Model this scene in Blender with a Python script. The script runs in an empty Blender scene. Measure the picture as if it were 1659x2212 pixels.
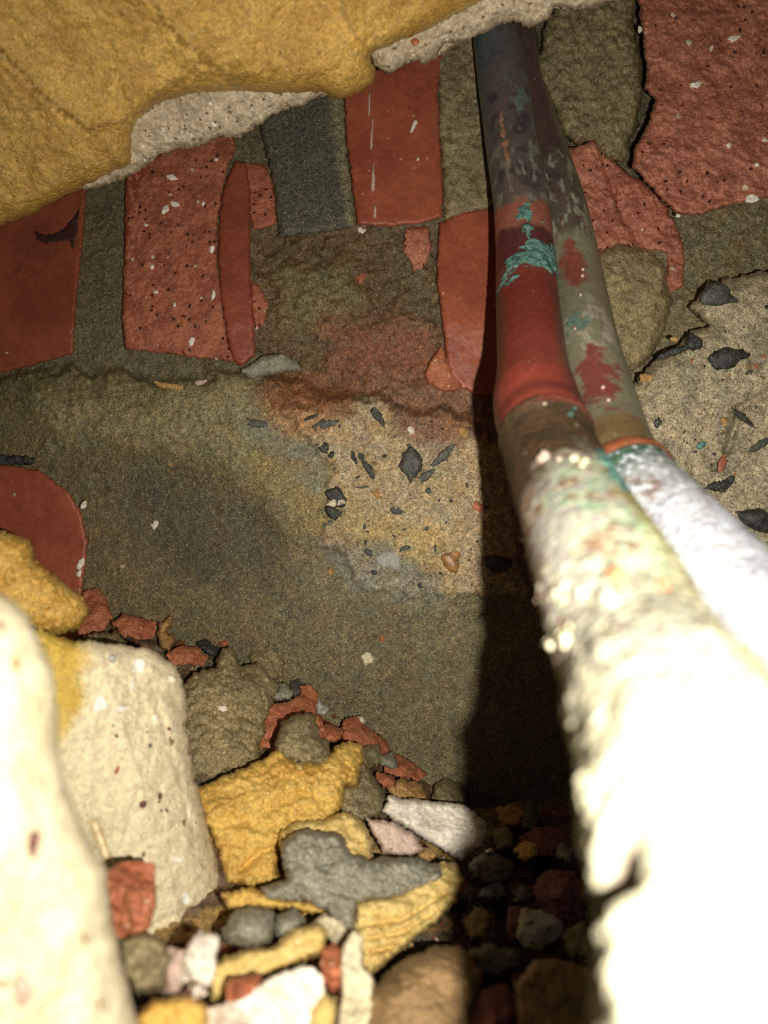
import bpy, math, random
import numpy as np
from mathutils import Vector
from mathutils.geometry import delaunay_2d_cdt

# ------------------------------------------------------------------ camera, light, exposure
S = bpy.context.scene
COL = S.collection
CAM_Z = 0.17
F = 2212 * 26.0 / 36.0            # focal length in pixels of the 1659 x 2212 frame
cam_data = bpy.data.cameras.new('camera')
cam = bpy.data.objects.new('camera', cam_data)
COL.objects.link(cam)
cam.location = (0, 0, CAM_Z)
cam.rotation_euler = (math.radians(90), 0, 0)
cam_data.sensor_fit = 'VERTICAL'
cam_data.sensor_height = 36
cam_data.sensor_width = 27
cam_data.lens = 26
cam_data.clip_start = 0.004
cam_data.clip_end = 20
cam_data.dof.use_dof = True
cam_data.dof.focus_distance = 0.40
cam_data.dof.aperture_fstop = 7.5
S.camera = cam

w = bpy.data.worlds.new('room_dark')
w.use_nodes = True
w.node_tree.nodes['Background'].inputs[0].default_value = (1.0, 0.84, 0.66, 1)
w.node_tree.nodes['Background'].inputs[1].default_value = 0.03
S.world = w

ld = bpy.data.lights.new('phone_torch', 'AREA')      # the phone's torch, beside its lens
ld.shape = 'DISK'
ld.size = 0.0036
ld.energy = 1.0
ld.color = (1.0, 0.97, 0.88)
ld.spread = math.radians(150)
lo = bpy.data.objects.new('phone_torch', ld)
COL.objects.link(lo)
lo.location = (0.021, 0.0, CAM_Z - 0.009)
lo.rotation_euler = (math.radians(92), 0, math.radians(-6))

S.view_settings.view_transform = 'Standard'
S.view_settings.look = 'None'
S.view_settings.exposure = 0.0
S.view_settings.gamma = 1.0
S.view_settings.use_curve_mapping = False

# ------------------------------------------------------------------ helpers
rng = np.random.default_rng(11)
random.seed(5)

def at(px, py, d):
    """the point that lies d metres in front of the lens at a picture position"""
    px = np.asarray(px, float); py = np.asarray(py, float); d = np.asarray(d, float)
    return np.stack([(px - 829.5) / F * d, d + 0 * px, CAM_Z - (py - 1106.0) / F * d], -1)

def lin(c):
    c = np.asarray(c, float) / 255.0
    return np.where(c <= 0.04045, c / 12.92, ((c + 0.055) / 1.055) ** 2.4)

_perm = np.random.default_rng(3).permutation(256)
_perm = np.concatenate([_perm, _perm, _perm])
_g = np.random.default_rng(4).normal(size=(256, 3)); _g /= np.linalg.norm(_g, axis=1)[:, None]

def perlin(P):
    P = np.asarray(P, float)
    i = np.floor(P).astype(np.int64); f = P - i
    u = f * f * f * (f * (f * 6 - 15) + 10)
    i &= 255
    out = 0
    for dx in (0, 1):
        wx = u[..., 0] if dx else 1 - u[..., 0]
        for dy in (0, 1):
            wy = u[..., 1] if dy else 1 - u[..., 1]
            for dz in (0, 1):
                wz = u[..., 2] if dz else 1 - u[..., 2]
                h = _perm[_perm[_perm[(i[..., 0] + dx) & 255] + ((i[..., 1] + dy) & 255)] + ((i[..., 2] + dz) & 255)]
                g = _g[h]
                n = g[..., 0] * (f[..., 0] - dx) + g[..., 1] * (f[..., 1] - dy) + g[..., 2] * (f[..., 2] - dz)
                out = out + wx * wy * wz * n
    return out * 1.5

def fbm(P, octaves=4, gain=0.5, billow=False):
    P = np.asarray(P, float)
    a, s, t = 1.0, 0.0, 0.0
    for k in range(octaves):
        n = perlin(P * 2.03 ** k + 17.3 * k)
        if billow: n = np.abs(n) * 2 - 0.5
        s = s + a * n; t += a; a *= gain
    return s / t

def p2(x, y, z=0.0):
    x = np.asarray(x, float); y = np.asarray(y, float)
    return np.stack([x, y, np.zeros_like(x) + z], -1)

def sstep(a, b, x):
    t = np.clip((x - a) / (b - a), 0, 1)
    return t * t * (3 - 2 * t)

def seg_dist(px, py, pts, closed):
    pts = np.asarray(pts, float)
    n = len(pts)
    best = np.full(np.shape(px), 1e9)
    for k in range(n if closed else n - 1):
        a = pts[k]; b = pts[(k + 1) % n]
        ab = b - a; L = ab @ ab + 1e-9
        t = np.clip(((px - a[0]) * ab[0] + (py - a[1]) * ab[1]) / L, 0, 1)
        d = np.hypot(px - a[0] - t * ab[0], py - a[1] - t * ab[1])
        best = np.minimum(best, d)
    return best

def inside(px, py, pts):
    pts = np.asarray(pts, float)
    c = np.zeros(np.shape(px), bool)
    n = len(pts)
    for k in range(n):
        x1, y1 = pts[k]; x2, y2 = pts[(k + 1) % n]
        if y1 == y2: continue
        hit = ((y1 > py) != (y2 > py)) & (px < (x2 - x1) * (py - y1) / (y2 - y1) + x1)
        c ^= hit
    return c

def sdist(px, py, pts):
    d = seg_dist(px, py, pts, True)
    return np.where(inside(px, py, pts), d, -d)

def tag(o, label=None, cat=None, group=None, kind=None):
    if label: o['label'] = label
    if cat: o['category'] = cat
    if group: o['group'] = group
    if kind: o['kind'] = kind
    return o

def empty(name, loc, label=None, cat=None, group=None, kind=None):
    o = bpy.data.objects.new(name, None)
    o.empty_display_size = 0.01
    o.location = loc
    COL.objects.link(o)
    return tag(o, label, cat, group, kind)

def mesh_obj(name, V, faces, mat, parent=None, col=None, smooth=True, origin=None):
    V = np.asarray(V, float)
    if origin is None: origin = V.mean(0)
    origin = np.asarray(origin, float)
    me = bpy.data.meshes.new(name)
    L = V - origin
    if isinstance(faces, np.ndarray):
        nv = faces.shape[1]
        me.vertices.add(len(L)); me.vertices.foreach_set('co', L.ravel())
        me.loops.add(faces.size); me.loops.foreach_set('vertex_index', faces.ravel().astype(np.int32))
        me.polygons.add(len(faces))
        me.polygons.foreach_set('loop_start', np.arange(0, faces.size, nv, dtype=np.int32))
        me.update(calc_edges=True)
    else:
        me.from_pydata([tuple(v) for v in L], [], faces)
    me.validate()
    if smooth: me.polygons.foreach_set('use_smooth', np.ones(len(me.polygons), bool))
    if col is not None:
        a = me.color_attributes.new('tint', 'FLOAT_COLOR', 'POINT')
        c4 = np.ones((len(V), 4)); c4[:, :3] = col
        a.data.foreach_set('color', c4.ravel())
    me.materials.append(mat)
    o = bpy.data.objects.new(name, me)
    COL.objects.link(o)
    if parent is not None:
        o.parent = parent
        o.location = origin - np.array(world_loc(parent))
    else:
        o.location = origin
    return o

def world_loc(o):
    v = Vector(o.location)
    while o.parent is not None:
        o = o.parent; v = v + Vector(o.location)
    return v

# ------------------------------------------------------------------ materials
def new_mat(name):
    m = bpy.data.materials.new(name); m.use_nodes = True
    nt = m.node_tree
    return m, nt, nt.nodes, nt.links, nt.nodes['Principled BSDF']

def grit(name, base=None, second=None, patch=70, grain=900, grain_amt=0.5, specks=(), rough=0.5, spec=0.5,
         bumps=((1300, 0.00025), (260, 0.0006)), pits=None, coat=0.0, metal=0.0, mixat=(0.42, 0.6)):
    """sandy stone: two base colours in blotches (or the mesh's own tint), grain, flecks, pits and fine relief"""
    m, nt, N, Lk, bs = new_mat(name)
    tc = N.new('ShaderNodeTexCoord')
    oi = N.new('ShaderNodeObjectInfo')
    off = N.new('ShaderNodeVectorMath'); off.operation = 'MULTIPLY_ADD'
    sc = N.new('ShaderNodeCombineXYZ')
    for k, v in enumerate((0.7, 0.9, 1.3)):
        mm = N.new('ShaderNodeMath'); mm.operation = 'MULTIPLY'; mm.inputs[1].default_value = v
        Lk.new(oi.outputs['Random'], mm.inputs[0]); Lk.new(mm.outputs[0], sc.inputs[k])
    off.operation = 'ADD'
    Lk.new(tc.outputs['Object'], off.inputs[0]); Lk.new(sc.outputs[0], off.inputs[1])
    vec = off.outputs[0]
    def noise(scale, detail=4, rgh=0.6):
        n = N.new('ShaderNodeTexNoise'); n.inputs['Scale'].default_value = scale
        n.inputs['Detail'].default_value = detail; n.inputs['Roughness'].default_value = rgh
        Lk.new(vec, n.inputs['Vector']); return n
    def mr(sock, a, b, c, d):
        r = N.new('ShaderNodeMapRange'); r.inputs['From Min'].default_value = a; r.inputs['From Max'].default_value = b
        r.inputs['To Min'].default_value = c; r.inputs['To Max'].default_value = d
        Lk.new(sock, r.inputs['Value']); return r.outputs['Result']
    def mix(fac, a, b, mode='MIX'):
        x = N.new('ShaderNodeMix'); x.data_type = 'RGBA'; x.blend_type = mode
        for sock, val in ((x.inputs['Factor'], fac), (x.inputs['A'], a), (x.inputs['B'], b)):
            if isinstance(val, (int, float)): sock.default_value = val
            elif isinstance(val, (tuple, list, np.ndarray)): sock.default_value = (*val, 1)
            else: Lk.new(val, sock)
        return x.outputs['Result']
    if base is None:
        at_ = N.new('ShaderNodeAttribute'); at_.attribute_name = 'tint'
        color = at_.outputs['Color']
    else:
        color = mix(mr(noise(patch, 6, 0.65).outputs['Fac'], mixat[0], mixat[1], 0, 1), lin(base), lin(second or base))
    g = mr(noise(grain, 3, 0.7).outputs['Fac'], 0.3, 0.7, 1 - grain_amt * 1.25, 1 + grain_amt * 1.25)  # random grain, contrast raised to paint in the darkness of small cavities
    gm = N.new('ShaderNodeVectorMath'); gm.operation = 'SCALE'
    Lk.new(color, gm.inputs[0]); Lk.new(g, gm.inputs['Scale'])
    color = gm.outputs[0]
    g2 = mr(noise(330, 5, 0.7).outputs['Fac'], 0.32, 0.68, 1 - grain_amt * 0.7, 1 + grain_amt * 0.7)
    gm2 = N.new('ShaderNodeVectorMath'); gm2.operation = 'SCALE'
    Lk.new(color, gm2.inputs[0]); Lk.new(g2, gm2.inputs['Scale'])
    color = gm2.outputs[0]
    def voro(scale):
        v = N.new('ShaderNodeTexVoronoi'); v.inputs['Scale'].default_value = scale; v.inputs['Randomness'].default_value = 1
        wv = N.new('ShaderNodeVectorMath'); wv.operation = 'ADD'
        nn = noise(scale * 1.5, 2); sv = N.new('ShaderNodeVectorMath'); sv.operation = 'SCALE'; sv.inputs['Scale'].default_value = 0.6 / scale
        Lk.new(nn.outputs['Color'], sv.inputs[0]); Lk.new(vec, wv.inputs[0]); Lk.new(sv.outputs[0], wv.inputs[1])
        Lk.new(wv.outputs[0], v.inputs['Vector'])
        return v
    def chosen(v, size, share):
        near = mr(v.outputs['Distance'], size, size + 0.06, 1, 0)
        sep = N.new('ShaderNodeSeparateColor'); Lk.new(v.outputs['Color'], sep.inputs[0])
        pick = mr(sep.outputs[0], share - 0.001, share + 0.001, 1, 0)
        mu = N.new('ShaderNodeMath'); mu.operation = 'MULTIPLY'; Lk.new(near, mu.inputs[0]); Lk.new(pick, mu.inputs[1])
        return mu.outputs[0]
    for (c, scale, size, share) in specks:
        color = mix(chosen(voro(scale), size, share), color, lin(c))
    height = None
    def add_h(sock, amp):
        nonlocal height
        mu = N.new('ShaderNodeMath'); mu.operation = 'MULTIPLY'; mu.inputs[1].default_value = amp; Lk.new(sock, mu.inputs[0])
        if height is None: height = mu.outputs[0]
        else:
            ad = N.new('ShaderNodeMath'); ad.operation = 'ADD'; Lk.new(height, ad.inputs[0]); Lk.new(mu.outputs[0], ad.inputs[1]); height = ad.outputs[0]
    for (scale, amp) in bumps: add_h(noise(scale, 4, 0.65).outputs['Fac'], amp * 1.5)
    if pits:
        (scale, size, share, depth, c) = pits
        p = chosen(voro(scale), size, share)
        add_h(p, -depth)
        if c is not None: color = mix(p, color, lin(c))
    bp = N.new('ShaderNodeBump'); bp.inputs['Strength'].default_value = 1.0; bp.inputs['Distance'].default_value = 1.0
    Lk.new(height, bp.inputs['Height']); Lk.new(bp.outputs[0], bs.inputs['Normal'])
    Lk.new(color, bs.inputs['Base Color'])
    bs.inputs['Roughness'].default_value = rough
    bs.inputs['Specular IOR Level'].default_value = spec
    bs.inputs['Metallic'].default_value = metal
    bs.inputs['Coat Weight'].default_value = coat
    bs.inputs['Coat Roughness'].default_value = 0.25
    return m

W_ = (225, 215, 190)
M = {}  # fine pale specks on the mortars: quartz grains, their glints painted in
M['wall'] = grit('wall_mortar', None, grain=1000, grain_amt=0.62, rough=0.36, spec=0.6,
                 specks=(((222, 210, 168), 900, 0.20, 0.17), ((50, 44, 34), 620, 0.18, 0.14)), bumps=((1300, 0.0003), (420, 0.0008)))
M['floor'] = grit('rubble_bed', None, grain=700, grain_amt=0.5, rough=0.6, spec=0.4,
                 specks=(((190, 180, 150), 500, 0.25, 0.08),), bumps=((900, 0.0004), (250, 0.001)))
M['mortar'] = grit('grey_olive_mortar', (154, 139, 98), (126, 112, 78), rough=0.42, spec=0.6, grain_amt=0.45,
                 specks=(((222, 212, 170), 900, 0.2, 0.13),), bumps=((1200, 0.0003), (330, 0.0009)))
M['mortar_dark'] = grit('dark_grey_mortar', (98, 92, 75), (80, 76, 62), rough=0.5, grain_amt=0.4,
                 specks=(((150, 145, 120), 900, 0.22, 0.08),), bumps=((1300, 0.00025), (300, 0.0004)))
M['mortar_brown'] = grit('brown_sandy_mortar', (166, 148, 102), (136, 120, 80), rough=0.35, spec=0.7, grain_amt=0.4,
                 specks=(((228, 214, 166), 900, 0.2, 0.13), ((80, 70, 45), 500, 0.2, 0.1)), bumps=((900, 0.0004), (300, 0.0012)))
M['mortar_grey'] = grit('blue_grey_mortar', (160, 154, 134), (138, 132, 112), rough=0.45, spec=0.6, grain_amt=0.35,
                 specks=(((216, 212, 190), 900, 0.2, 0.13),), bumps=((1100, 0.0003), (300, 0.0008)))
M['yellow'] = grit('yellow_sandy_mortar', (228, 186, 94), (212, 162, 72), patch=55, rough=0.4, spec=0.6, grain_amt=0.22,
                 specks=(((248, 228, 170), 850, 0.2, 0.12), ((130, 95, 40), 450, 0.16, 0.06)), bumps=((1000, 0.0003), (320, 0.0010)))
M['yellow_dark'] = grit('dark_yellow_mortar', (212, 170, 82), (190, 146, 64), patch=55, rough=0.35, spec=0.7, grain_amt=0.28,  # a darker, glossier yellow mortar for the overhang
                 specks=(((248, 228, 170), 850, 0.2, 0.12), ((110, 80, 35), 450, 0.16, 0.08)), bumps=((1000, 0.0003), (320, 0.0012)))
M['yellow_pale'] = grit('pale_yellow_mortar', (230, 200, 126), (214, 180, 104), patch=60, rough=0.45, spec=0.5, grain_amt=0.2,
                 specks=(((240, 225, 175), 600, 0.2, 0.08), ((140, 110, 60), 450, 0.15, 0.05)), bumps=((900, 0.0003), (300, 0.0010)))
M['ochre'] = grit('ochre_mortar', (204, 160, 96), (176, 130, 78), rough=0.45, grain_amt=0.3,
                 specks=(((225, 190, 130), 600, 0.2, 0.08),), bumps=((900, 0.0004), (300, 0.0012)))
M['tan'] = grit('tan_mortar', (156, 124, 82), (126, 100, 64), rough=0.5, grain_amt=0.25, bumps=((900, 0.0003), (300, 0.0008)))
M['brick'] = grit('smooth_red_brick', (172, 92, 62), (154, 78, 54), patch=40, grain=1500, grain_amt=0.18, rough=0.4, spec=0.5,
                 specks=(((205, 180, 150), 260, 0.14, 0.05),), bumps=((1500, 0.00010), (300, 0.0002)))
M['brick_dark'] = grit('deep_red_brick', (154, 80, 56), (134, 68, 48), patch=40, grain=1500, grain_amt=0.18, rough=0.45, spec=0.45,
                 specks=(((200, 170, 140), 220, 0.13, 0.04),), bumps=((1500, 0.00010), (250, 0.0002)))
M['brick_rough'] = grit('broken_red_brick', (184, 110, 76), (156, 86, 60), patch=90, grain=900, grain_amt=0.3, rough=0.45, spec=0.55,
                 specks=(((225, 205, 175), 230, 0.2, 0.07), ((235, 215, 190), 700, 0.2, 0.04)),
                 bumps=((1100, 0.0003), (350, 0.0008)), pits=(300, 0.26, 0.20, 0.0012, (84, 34, 24)))
M['brick_coarse'] = grit('coarse_red_brick', (198, 126, 94), (166, 98, 74), patch=60, grain=700, grain_amt=0.3, rough=0.35, spec=0.7,
                 specks=(((225, 205, 175), 120, 0.16, 0.04),),
                 bumps=((900, 0.0003), (260, 0.0012)), pits=(260, 0.22, 0.15, 0.0014, (92, 42, 32)))
M['brick_bit'] = grit('red_brick_crumb', (196, 120, 82), (168, 94, 62), patch=120, grain=900, grain_amt=0.3, rough=0.45, spec=0.5,
                 specks=(((225, 190, 160), 400, 0.2, 0.06),), bumps=((1000, 0.0003), (330, 0.0009)))
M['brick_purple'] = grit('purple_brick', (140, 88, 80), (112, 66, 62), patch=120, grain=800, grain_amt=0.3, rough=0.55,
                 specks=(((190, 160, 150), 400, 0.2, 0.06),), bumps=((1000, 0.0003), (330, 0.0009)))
M['pale'] = grit('pale_limestone', (224, 210, 174), (202, 187, 150), patch=80, grain=900, grain_amt=0.2, rough=0.6, spec=0.35,
                 specks=(((250, 245, 230), 130, 0.24, 0.10), ((128, 78, 58), 170, 0.13, 0.07), ((120, 105, 85), 320, 0.14, 0.16)),
                 bumps=((900, 0.00025), (260, 0.0007)))
M['pale_under'] = grit('pale_broken_edge', (204, 188, 156), (178, 162, 130), patch=120, grain=900, grain_amt=0.28, rough=0.6, spec=0.35,
                 specks=(((240, 232, 210), 260, 0.2, 0.10), ((110, 85, 60), 330, 0.18, 0.16)),
                 bumps=((900, 0.0003), (300, 0.0010)), pits=(380, 0.24, 0.14, 0.001, (120, 100, 75)))
M['white'] = grit('white_lime', (252, 242, 222), (232, 216, 194), patch=90, grain=900, grain_amt=0.18, rough=0.6, spec=0.35,
                 specks=(((130, 110, 95), 420, 0.15, 0.08),), bumps=((900, 0.00025), (260, 0.0006)))
M['pinkish'] = grit('pinkish_lime', (214, 186, 166), (192, 164, 146), patch=100, grain=900, grain_amt=0.18, rough=0.6, spec=0.35,
                 specks=(((120, 90, 75), 420, 0.15, 0.08),), bumps=((900, 0.00025), (260, 0.0005)))
M['bluegrey'] = grit('pale_grey_stone', (190, 186, 174), (164, 160, 150), patch=110, grain=900, grain_amt=0.15, rough=0.6,
                 specks=(((85, 85, 90), 200, 0.2, 0.12),), bumps=((900, 0.0002), (260, 0.0005)))
M['black'] = grit('black_clinker', (44, 43, 39), (68, 68, 60), patch=300, grain=900, grain_amt=0.5, rough=0.3, spec=0.7,
                 specks=(((170, 170, 165), 700, 0.2, 0.06),), bumps=((900, 0.0004), (300, 0.0008)))
M['slate'] = grit('grey_slate', (92, 92, 80), (66, 66, 58), patch=250, grain=900, grain_amt=0.35, rough=0.35, spec=0.6,
                 specks=(((165, 165, 150), 700, 0.2, 0.08),), bumps=((900, 0.0003), (300, 0.0006)))
M['amber'] = grit('amber_pebble', (190, 130, 72), (150, 118, 80), patch=200, grain=700, grain_amt=0.25, rough=0.25, spec=0.7, bumps=((600, 0.0003), (200, 0.0004)))
M['pipe'] = grit('tarnished_copper', None, grain=1300, grain_amt=0.25, rough=0.36, spec=0.6, metal=0.12,
                 specks=(((205, 190, 170), 260, 0.13, 0.05),), bumps=((1500, 0.00008), (300, 0.0001)))
M['crust'] = grit('pipe_crust', None, grain=900, grain_amt=0.25, rough=0.6, spec=0.25,
                 specks=(((240, 230, 200), 420, 0.22, 0.07), ((110, 70, 60), 300, 0.16, 0.05)), bumps=((900, 0.0003), (300, 0.0009)))
M['verdigris'] = grit('verdigris', (120, 166, 152), (66, 98, 92), patch=300, grain=900, grain_amt=0.35, rough=0.6, bumps=((900, 0.0004), (300, 0.0008)))
M['copper'] = grit('bright_copper', (176, 104, 66), (150, 84, 54), patch=200, grain=900, grain_amt=0.2, rough=0.4, metal=0.25, bumps=((900, 0.0001), (300, 0.0001)))

# ------------------------------------------------------------------ surfaces everything rests on
def wall_plane(px, py):
    px = np.asarray(px, float); py = np.asarray(py, float)
    return 0.44 + 0.03 * np.clip((700 - py) / 700, 0, 1.6) + 0.015 * np.clip((500 - px) / 500, 0, 1.6)

_fx = np.array([-600, 0, 200, 430, 600, 740, 930, 1000, 1250, 2400], float)
_fy = np.array([1290, 1300, 1335, 1405, 1485, 1560, 1690, 1722, 1722, 1722], float)
def foot(px): return np.interp(px, _fx, _fy)
def heap(px, py):
    px = np.asarray(px, float); py = np.asarray(py, float)
    yf = foot(px)
    inv = 1 / 0.43 + (1 / 0.225 - 1 / 0.43) * (py - yf) / (2212 - yf)
    return 1 / np.clip(inv, 1 / 0.46, 1 / 0.09)

# ------------------------------------------------------------------ general lump builder
def jag(outline, step, amp, seed):
    pts = np.asarray(outline, float)
    out = []
    n = len(pts)
    for k in range(n):
        a = pts[k]; b = pts[(k + 1) % n]
        m = max(1, int(round(np.hypot(*(b - a)) / step)))
        for j in range(m): out.append(a + (b - a) * j / m)
    q = np.array(out)
    # soften corners a little
    q = 0.25 * np.roll(q, 1, 0) + 0.5 * q + 0.25 * np.roll(q, -1, 0)
    if amp > 0:
        ox = fbm(p2(q[:, 0] / 28, q[:, 1] / 28, seed * 3.1), 5, 0.75)
        oy = fbm(p2(q[:, 0] / 28, q[:, 1] / 28, seed * 3.1 + 50), 5, 0.75)
        q = q + amp * np.stack([ox, oy], -1) * 1.6
    r_ = np.random.default_rng(seed)
    if amp > 0: q = q + min(amp, step) * 0.32 * r_.normal(size=q.shape)
    return q

_seed = [0]
def lump(name, outline, mat, depth, parent=None, thick=0.012, bulge=0.004, edge=18, rough=0.0012, rscale=140,
         ragged=5, step=6, grooves=(), ridge=(), steps=(), facets=0, crumbly=0.0, taper=0.85, tint=None, billow=False, origin=None):
    """a solid piece: its outline at its own distance, a bulging uneven face, sides and a back.
    depth: number or function of picture position; grooves: (points, width px, depth m); ridge: the same, raised"""
    _seed[0] += 1
    sd = _seed[0]
    if not callable(depth):
        dv = float(depth); depth = lambda x, y: dv + 0 * np.asarray(x, float)
    q = jag(outline, step, ragged, sd)
    x0, y0 = q.min(0); x1, y1 = q.max(0)
    gx, gy = np.meshgrid(np.arange(x0, x1 + step, step), np.arange(y0, y1 + step, step * 0.87))
    gx = gx + (np.arange(gx.shape[0]) % 2)[:, None] * step / 2
    r = np.random.default_rng(sd)
    gx = (gx + r.uniform(-0.2, 0.2, gx.shape) * step).ravel(); gy = (gy + r.uniform(-0.2, 0.2, gy.shape) * step).ravel()
    d = sdist(gx, gy, q)
    keep = d > step * 0.55
    X = np.concatenate([q[:, 0], gx[keep]]); Y = np.concatenate([q[:, 1], gy[keep]])
    nb = len(q)
    vc, _, fc, ov, _, _ = delaunay_2d_cdt([Vector((a, -b)) for a, b in zip(X, Y)],
                                          [(k, (k + 1) % nb) for k in range(nb)], [list(range(nb))], 1, 1e-5)
    VX = np.array([v.x for v in vc]); VY = np.array([-v.y for v in vc])
    tri = [f for f in fc if len(f) == 3]
    T = np.array([list(f) for f in tri], dtype=np.int64)
    # boundary loop edges from the triangles
    from collections import Counter
    ec = Counter()
    for f in T:
        for k in range(3): ec[(int(f[k]), int(f[(k + 1) % 3]))] += 1
    bedges = [e for e in ec if (e[1], e[0]) not in ec]
    used = np.zeros(len(VX), bool); used[T.ravel()] = True
    dd = np.maximum(sdist(VX, VY, q), 0)
    prof = np.sqrt(np.clip(1 - (1 - np.clip(dd / edge, 0, 1)) ** 2, 0, 1))
    D = depth(VX, VY)
    P0 = at(VX, VY, D)
    sdv = np.array([sd * 1.7, sd * 0.9, sd * 2.3])
    h = bulge * prof
    if facets:
        R0 = 0.5 * max(x1 - x0, y1 - y0); mx, my = 0.5 * (x0 + x1), 0.5 * (y0 + y1)
        ux, uy = (VX - mx) / R0, (VY - my) / R0
        hp = 0.8 + 0.25 * (ux * r.uniform(-1, 1) + uy * r.uniform(-1, 1))
        for k in range(facets):
            t = 2 * math.pi * (k + r.uniform(0, 0.8)) / facets
            hp = np.minimum(hp, r.uniform(0.75, 1.05) - r.uniform(0.5, 1.3) * (ux * math.cos(t) + uy * math.sin(t)))
        h = np.minimum(bulge * 1.3 * np.clip(hp, 0, 2), bulge * 1.2 * prof)
    nn = fbm(P0 * rscale + sdv, 6, 0.68, billow)
    h = h + rough * 2.2 * nn * (0.35 + 0.65 * prof)
    if crumbly: h = h + crumbly * fbm(P0 * 420 + sdv, 4, 0.6, True)
    for (pts, hh, decay) in steps:
        # a layer that stops along a line: the left-hand side stands proud
        pa = np.asarray(pts, float); bd = np.full(VX.shape, 1e9); side = np.zeros(VX.shape)
        wx = VX + 10 * fbm(p2(VX / 35, VY / 35, sd), 4); wy = VY + 10 * fbm(p2(VX / 35, VY / 35, sd + 9), 4)
        for k in range(len(pa) - 1):
            a, b = pa[k], pa[k + 1]; ab = b - a
            t = np.clip(((wx - a[0]) * ab[0] + (wy - a[1]) * ab[1]) / (ab @ ab), 0, 1)
            d_ = np.hypot(wx - a[0] - t * ab[0], wy - a[1] - t * ab[1])
            sg = np.sign(ab[0] * (wy - a[1]) - ab[1] * (wx - a[0]))
            m_ = d_ < bd; bd = np.where(m_, d_, bd); side = np.where(m_, sg, side)
        h = h + hh * np.where(side < 0, np.exp(-bd / decay), 0)
    for (pts, wd, dp) in grooves:
        gd = seg_dist(VX, VY, pts, False) + 6 * fbm(p2(VX / 40, VY / 40, sd), 3)
        h = h - dp * np.exp(-(gd / wd) ** 2)
    for (pts, wd, dp) in ridge:
        gd = seg_dist(VX, VY, pts, False)
        h = h + dp * np.clip(1 - gd / wd, 0, 1)
    front = at(VX, VY, D - h)
    cx, cy = VX.mean(), VY.mean()
    bidx = sorted({e[0] for e in bedges} | {e[1] for e in bedges})
    loc = {b: k for k, b in enumerate(bidx)}
    BX = VX[bidx]; BY = VY[bidx]; BD = D[bidx]
    rings = []
    fr = (0.3, 0.65, 1.0)
    for k, f in enumerate(fr):
        s = 1 - (1 - taper) * f ** 1.5
        sx = cx + (BX - cx) * s; sy = cy + (BY - cy) * s
        Pk = at(sx, sy, BD + thick * f)
        n3 = np.stack([fbm(Pk * rscale + sdv + 9 * j, 3) for j in range(3)], -1)
        rings.append(Pk + n3 * rough * 1.5 * np.array([1, 0.5, 1]))
    nF = len(front); nB = len(bidx)
    V = np.concatenate([front] + rings + [rings[-1].mean(0)[None]])
    faces = [tuple(int(i) for i in f) for f in T]
    prev = {b: b for b in bidx}
    for k in range(len(fr)):
        cur = {b: nF + k * nB + loc[b] for b in bidx}
        for (a, b) in bedges:
            faces.append((a if k == 0 else prev[a], cur[a], cur[b], b if k == 0 else prev[b]))
        prev = cur
    cidx = len(V) - 1
    for (a, b) in bedges: faces.append((prev[a], cidx, prev[b]))
    col = None
    if tint is not None:
        full = np.concatenate([np.stack([VX, VY], -1)] + [np.stack([BX, BY], -1)] * len(fr) + [np.array([[cx, cy]])])
        col = tint(full[:, 0], full[:, 1])
    return mesh_obj(name, V, faces, M[mat] if isinstance(mat, str) else mat, parent, col, origin=origin)

def sheet(x0, x1, y0, y1, step):
    gx, gy = np.meshgrid(np.arange(x0, x1 + step, step, dtype=float), np.arange(y0, y1 + step, step, dtype=float))
    ny, nx = gx.shape
    idx = np.arange(nx * ny).reshape(ny, nx)
    Q = np.stack([idx[1:, :-1], idx[1:, 1:], idx[:-1, 1:], idx[:-1, :-1]], -1).reshape(-1, 4)
    return gx, gy, Q

# ------------------------------------------------------------------ back wall: mortar bed
WX, WY, WQ = sheet(-420, 2100, -420, 1960, 4)
wc = np.zeros(WX.shape + (3,)) + lin((108, 98, 70))
wh = np.zeros(WX.shape)                # metres towards the lens
wr = np.zeros(WX.shape) + 0.0008       # how lumpy
warp = 62 * fbm(p2(WX / 95, WY / 95, 2.0), 6, 0.68)
def zone(poly, color, soft, height=0.0, lumpy=None, strength=1.0, warped=1.0):
    global wc, wh, wr
    sd_ = sdist(WX, WY, poly) + warp * warped
    m = sstep(-soft, soft, sd_) * strength
    if color is not None: wc = wc * (1 - m[..., None]) + lin(color) * m[..., None]
    wh = wh + height * sstep(-soft, soft, sd_)
    if lumpy is not None: wr = wr * (1 - m) + lumpy * m
# smooth grey smear with the broad swelling below the bricks
zone([(-420, 850), (150, 800), (330, 830), (520, 800), (700, 850), (1100, 900), (1300, 1200), (1300, 1900), (-420, 1900)], (118, 104, 68), 7, 0.008, 0.0007)
zone([(70, 850), (330, 840), (520, 800), (650, 860), (730, 1000), (740, 1150), (660, 1180), (560, 1080), (440, 1000), (250, 960), (100, 960)], (142, 130, 88), 40, 0.005, 0.0022)
zone([(480, 960), (720, 960), (730, 1130), (640, 1170), (560, 1080)], (150, 132, 84), 40, 0.0, 0.002, 0.7)
zone([(230, 1010), (420, 1010), (560, 1090), (650, 1200), (560, 1280), (420, 1260), (300, 1180)], (96, 86, 62), 60, -0.002, 0.0010)
zone([(640, 1180), (1000, 1250), (1000, 1420), (760, 1420), (620, 1320)], (126, 116, 82), 50, 0.0, 0.0008, 0.8)
zone([(560, 1300), (1100, 1300), (1100, 1760), (900, 1760), (600, 1500)], (116, 104, 72), 60, 0.0, 0.0006, 0.6)
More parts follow.
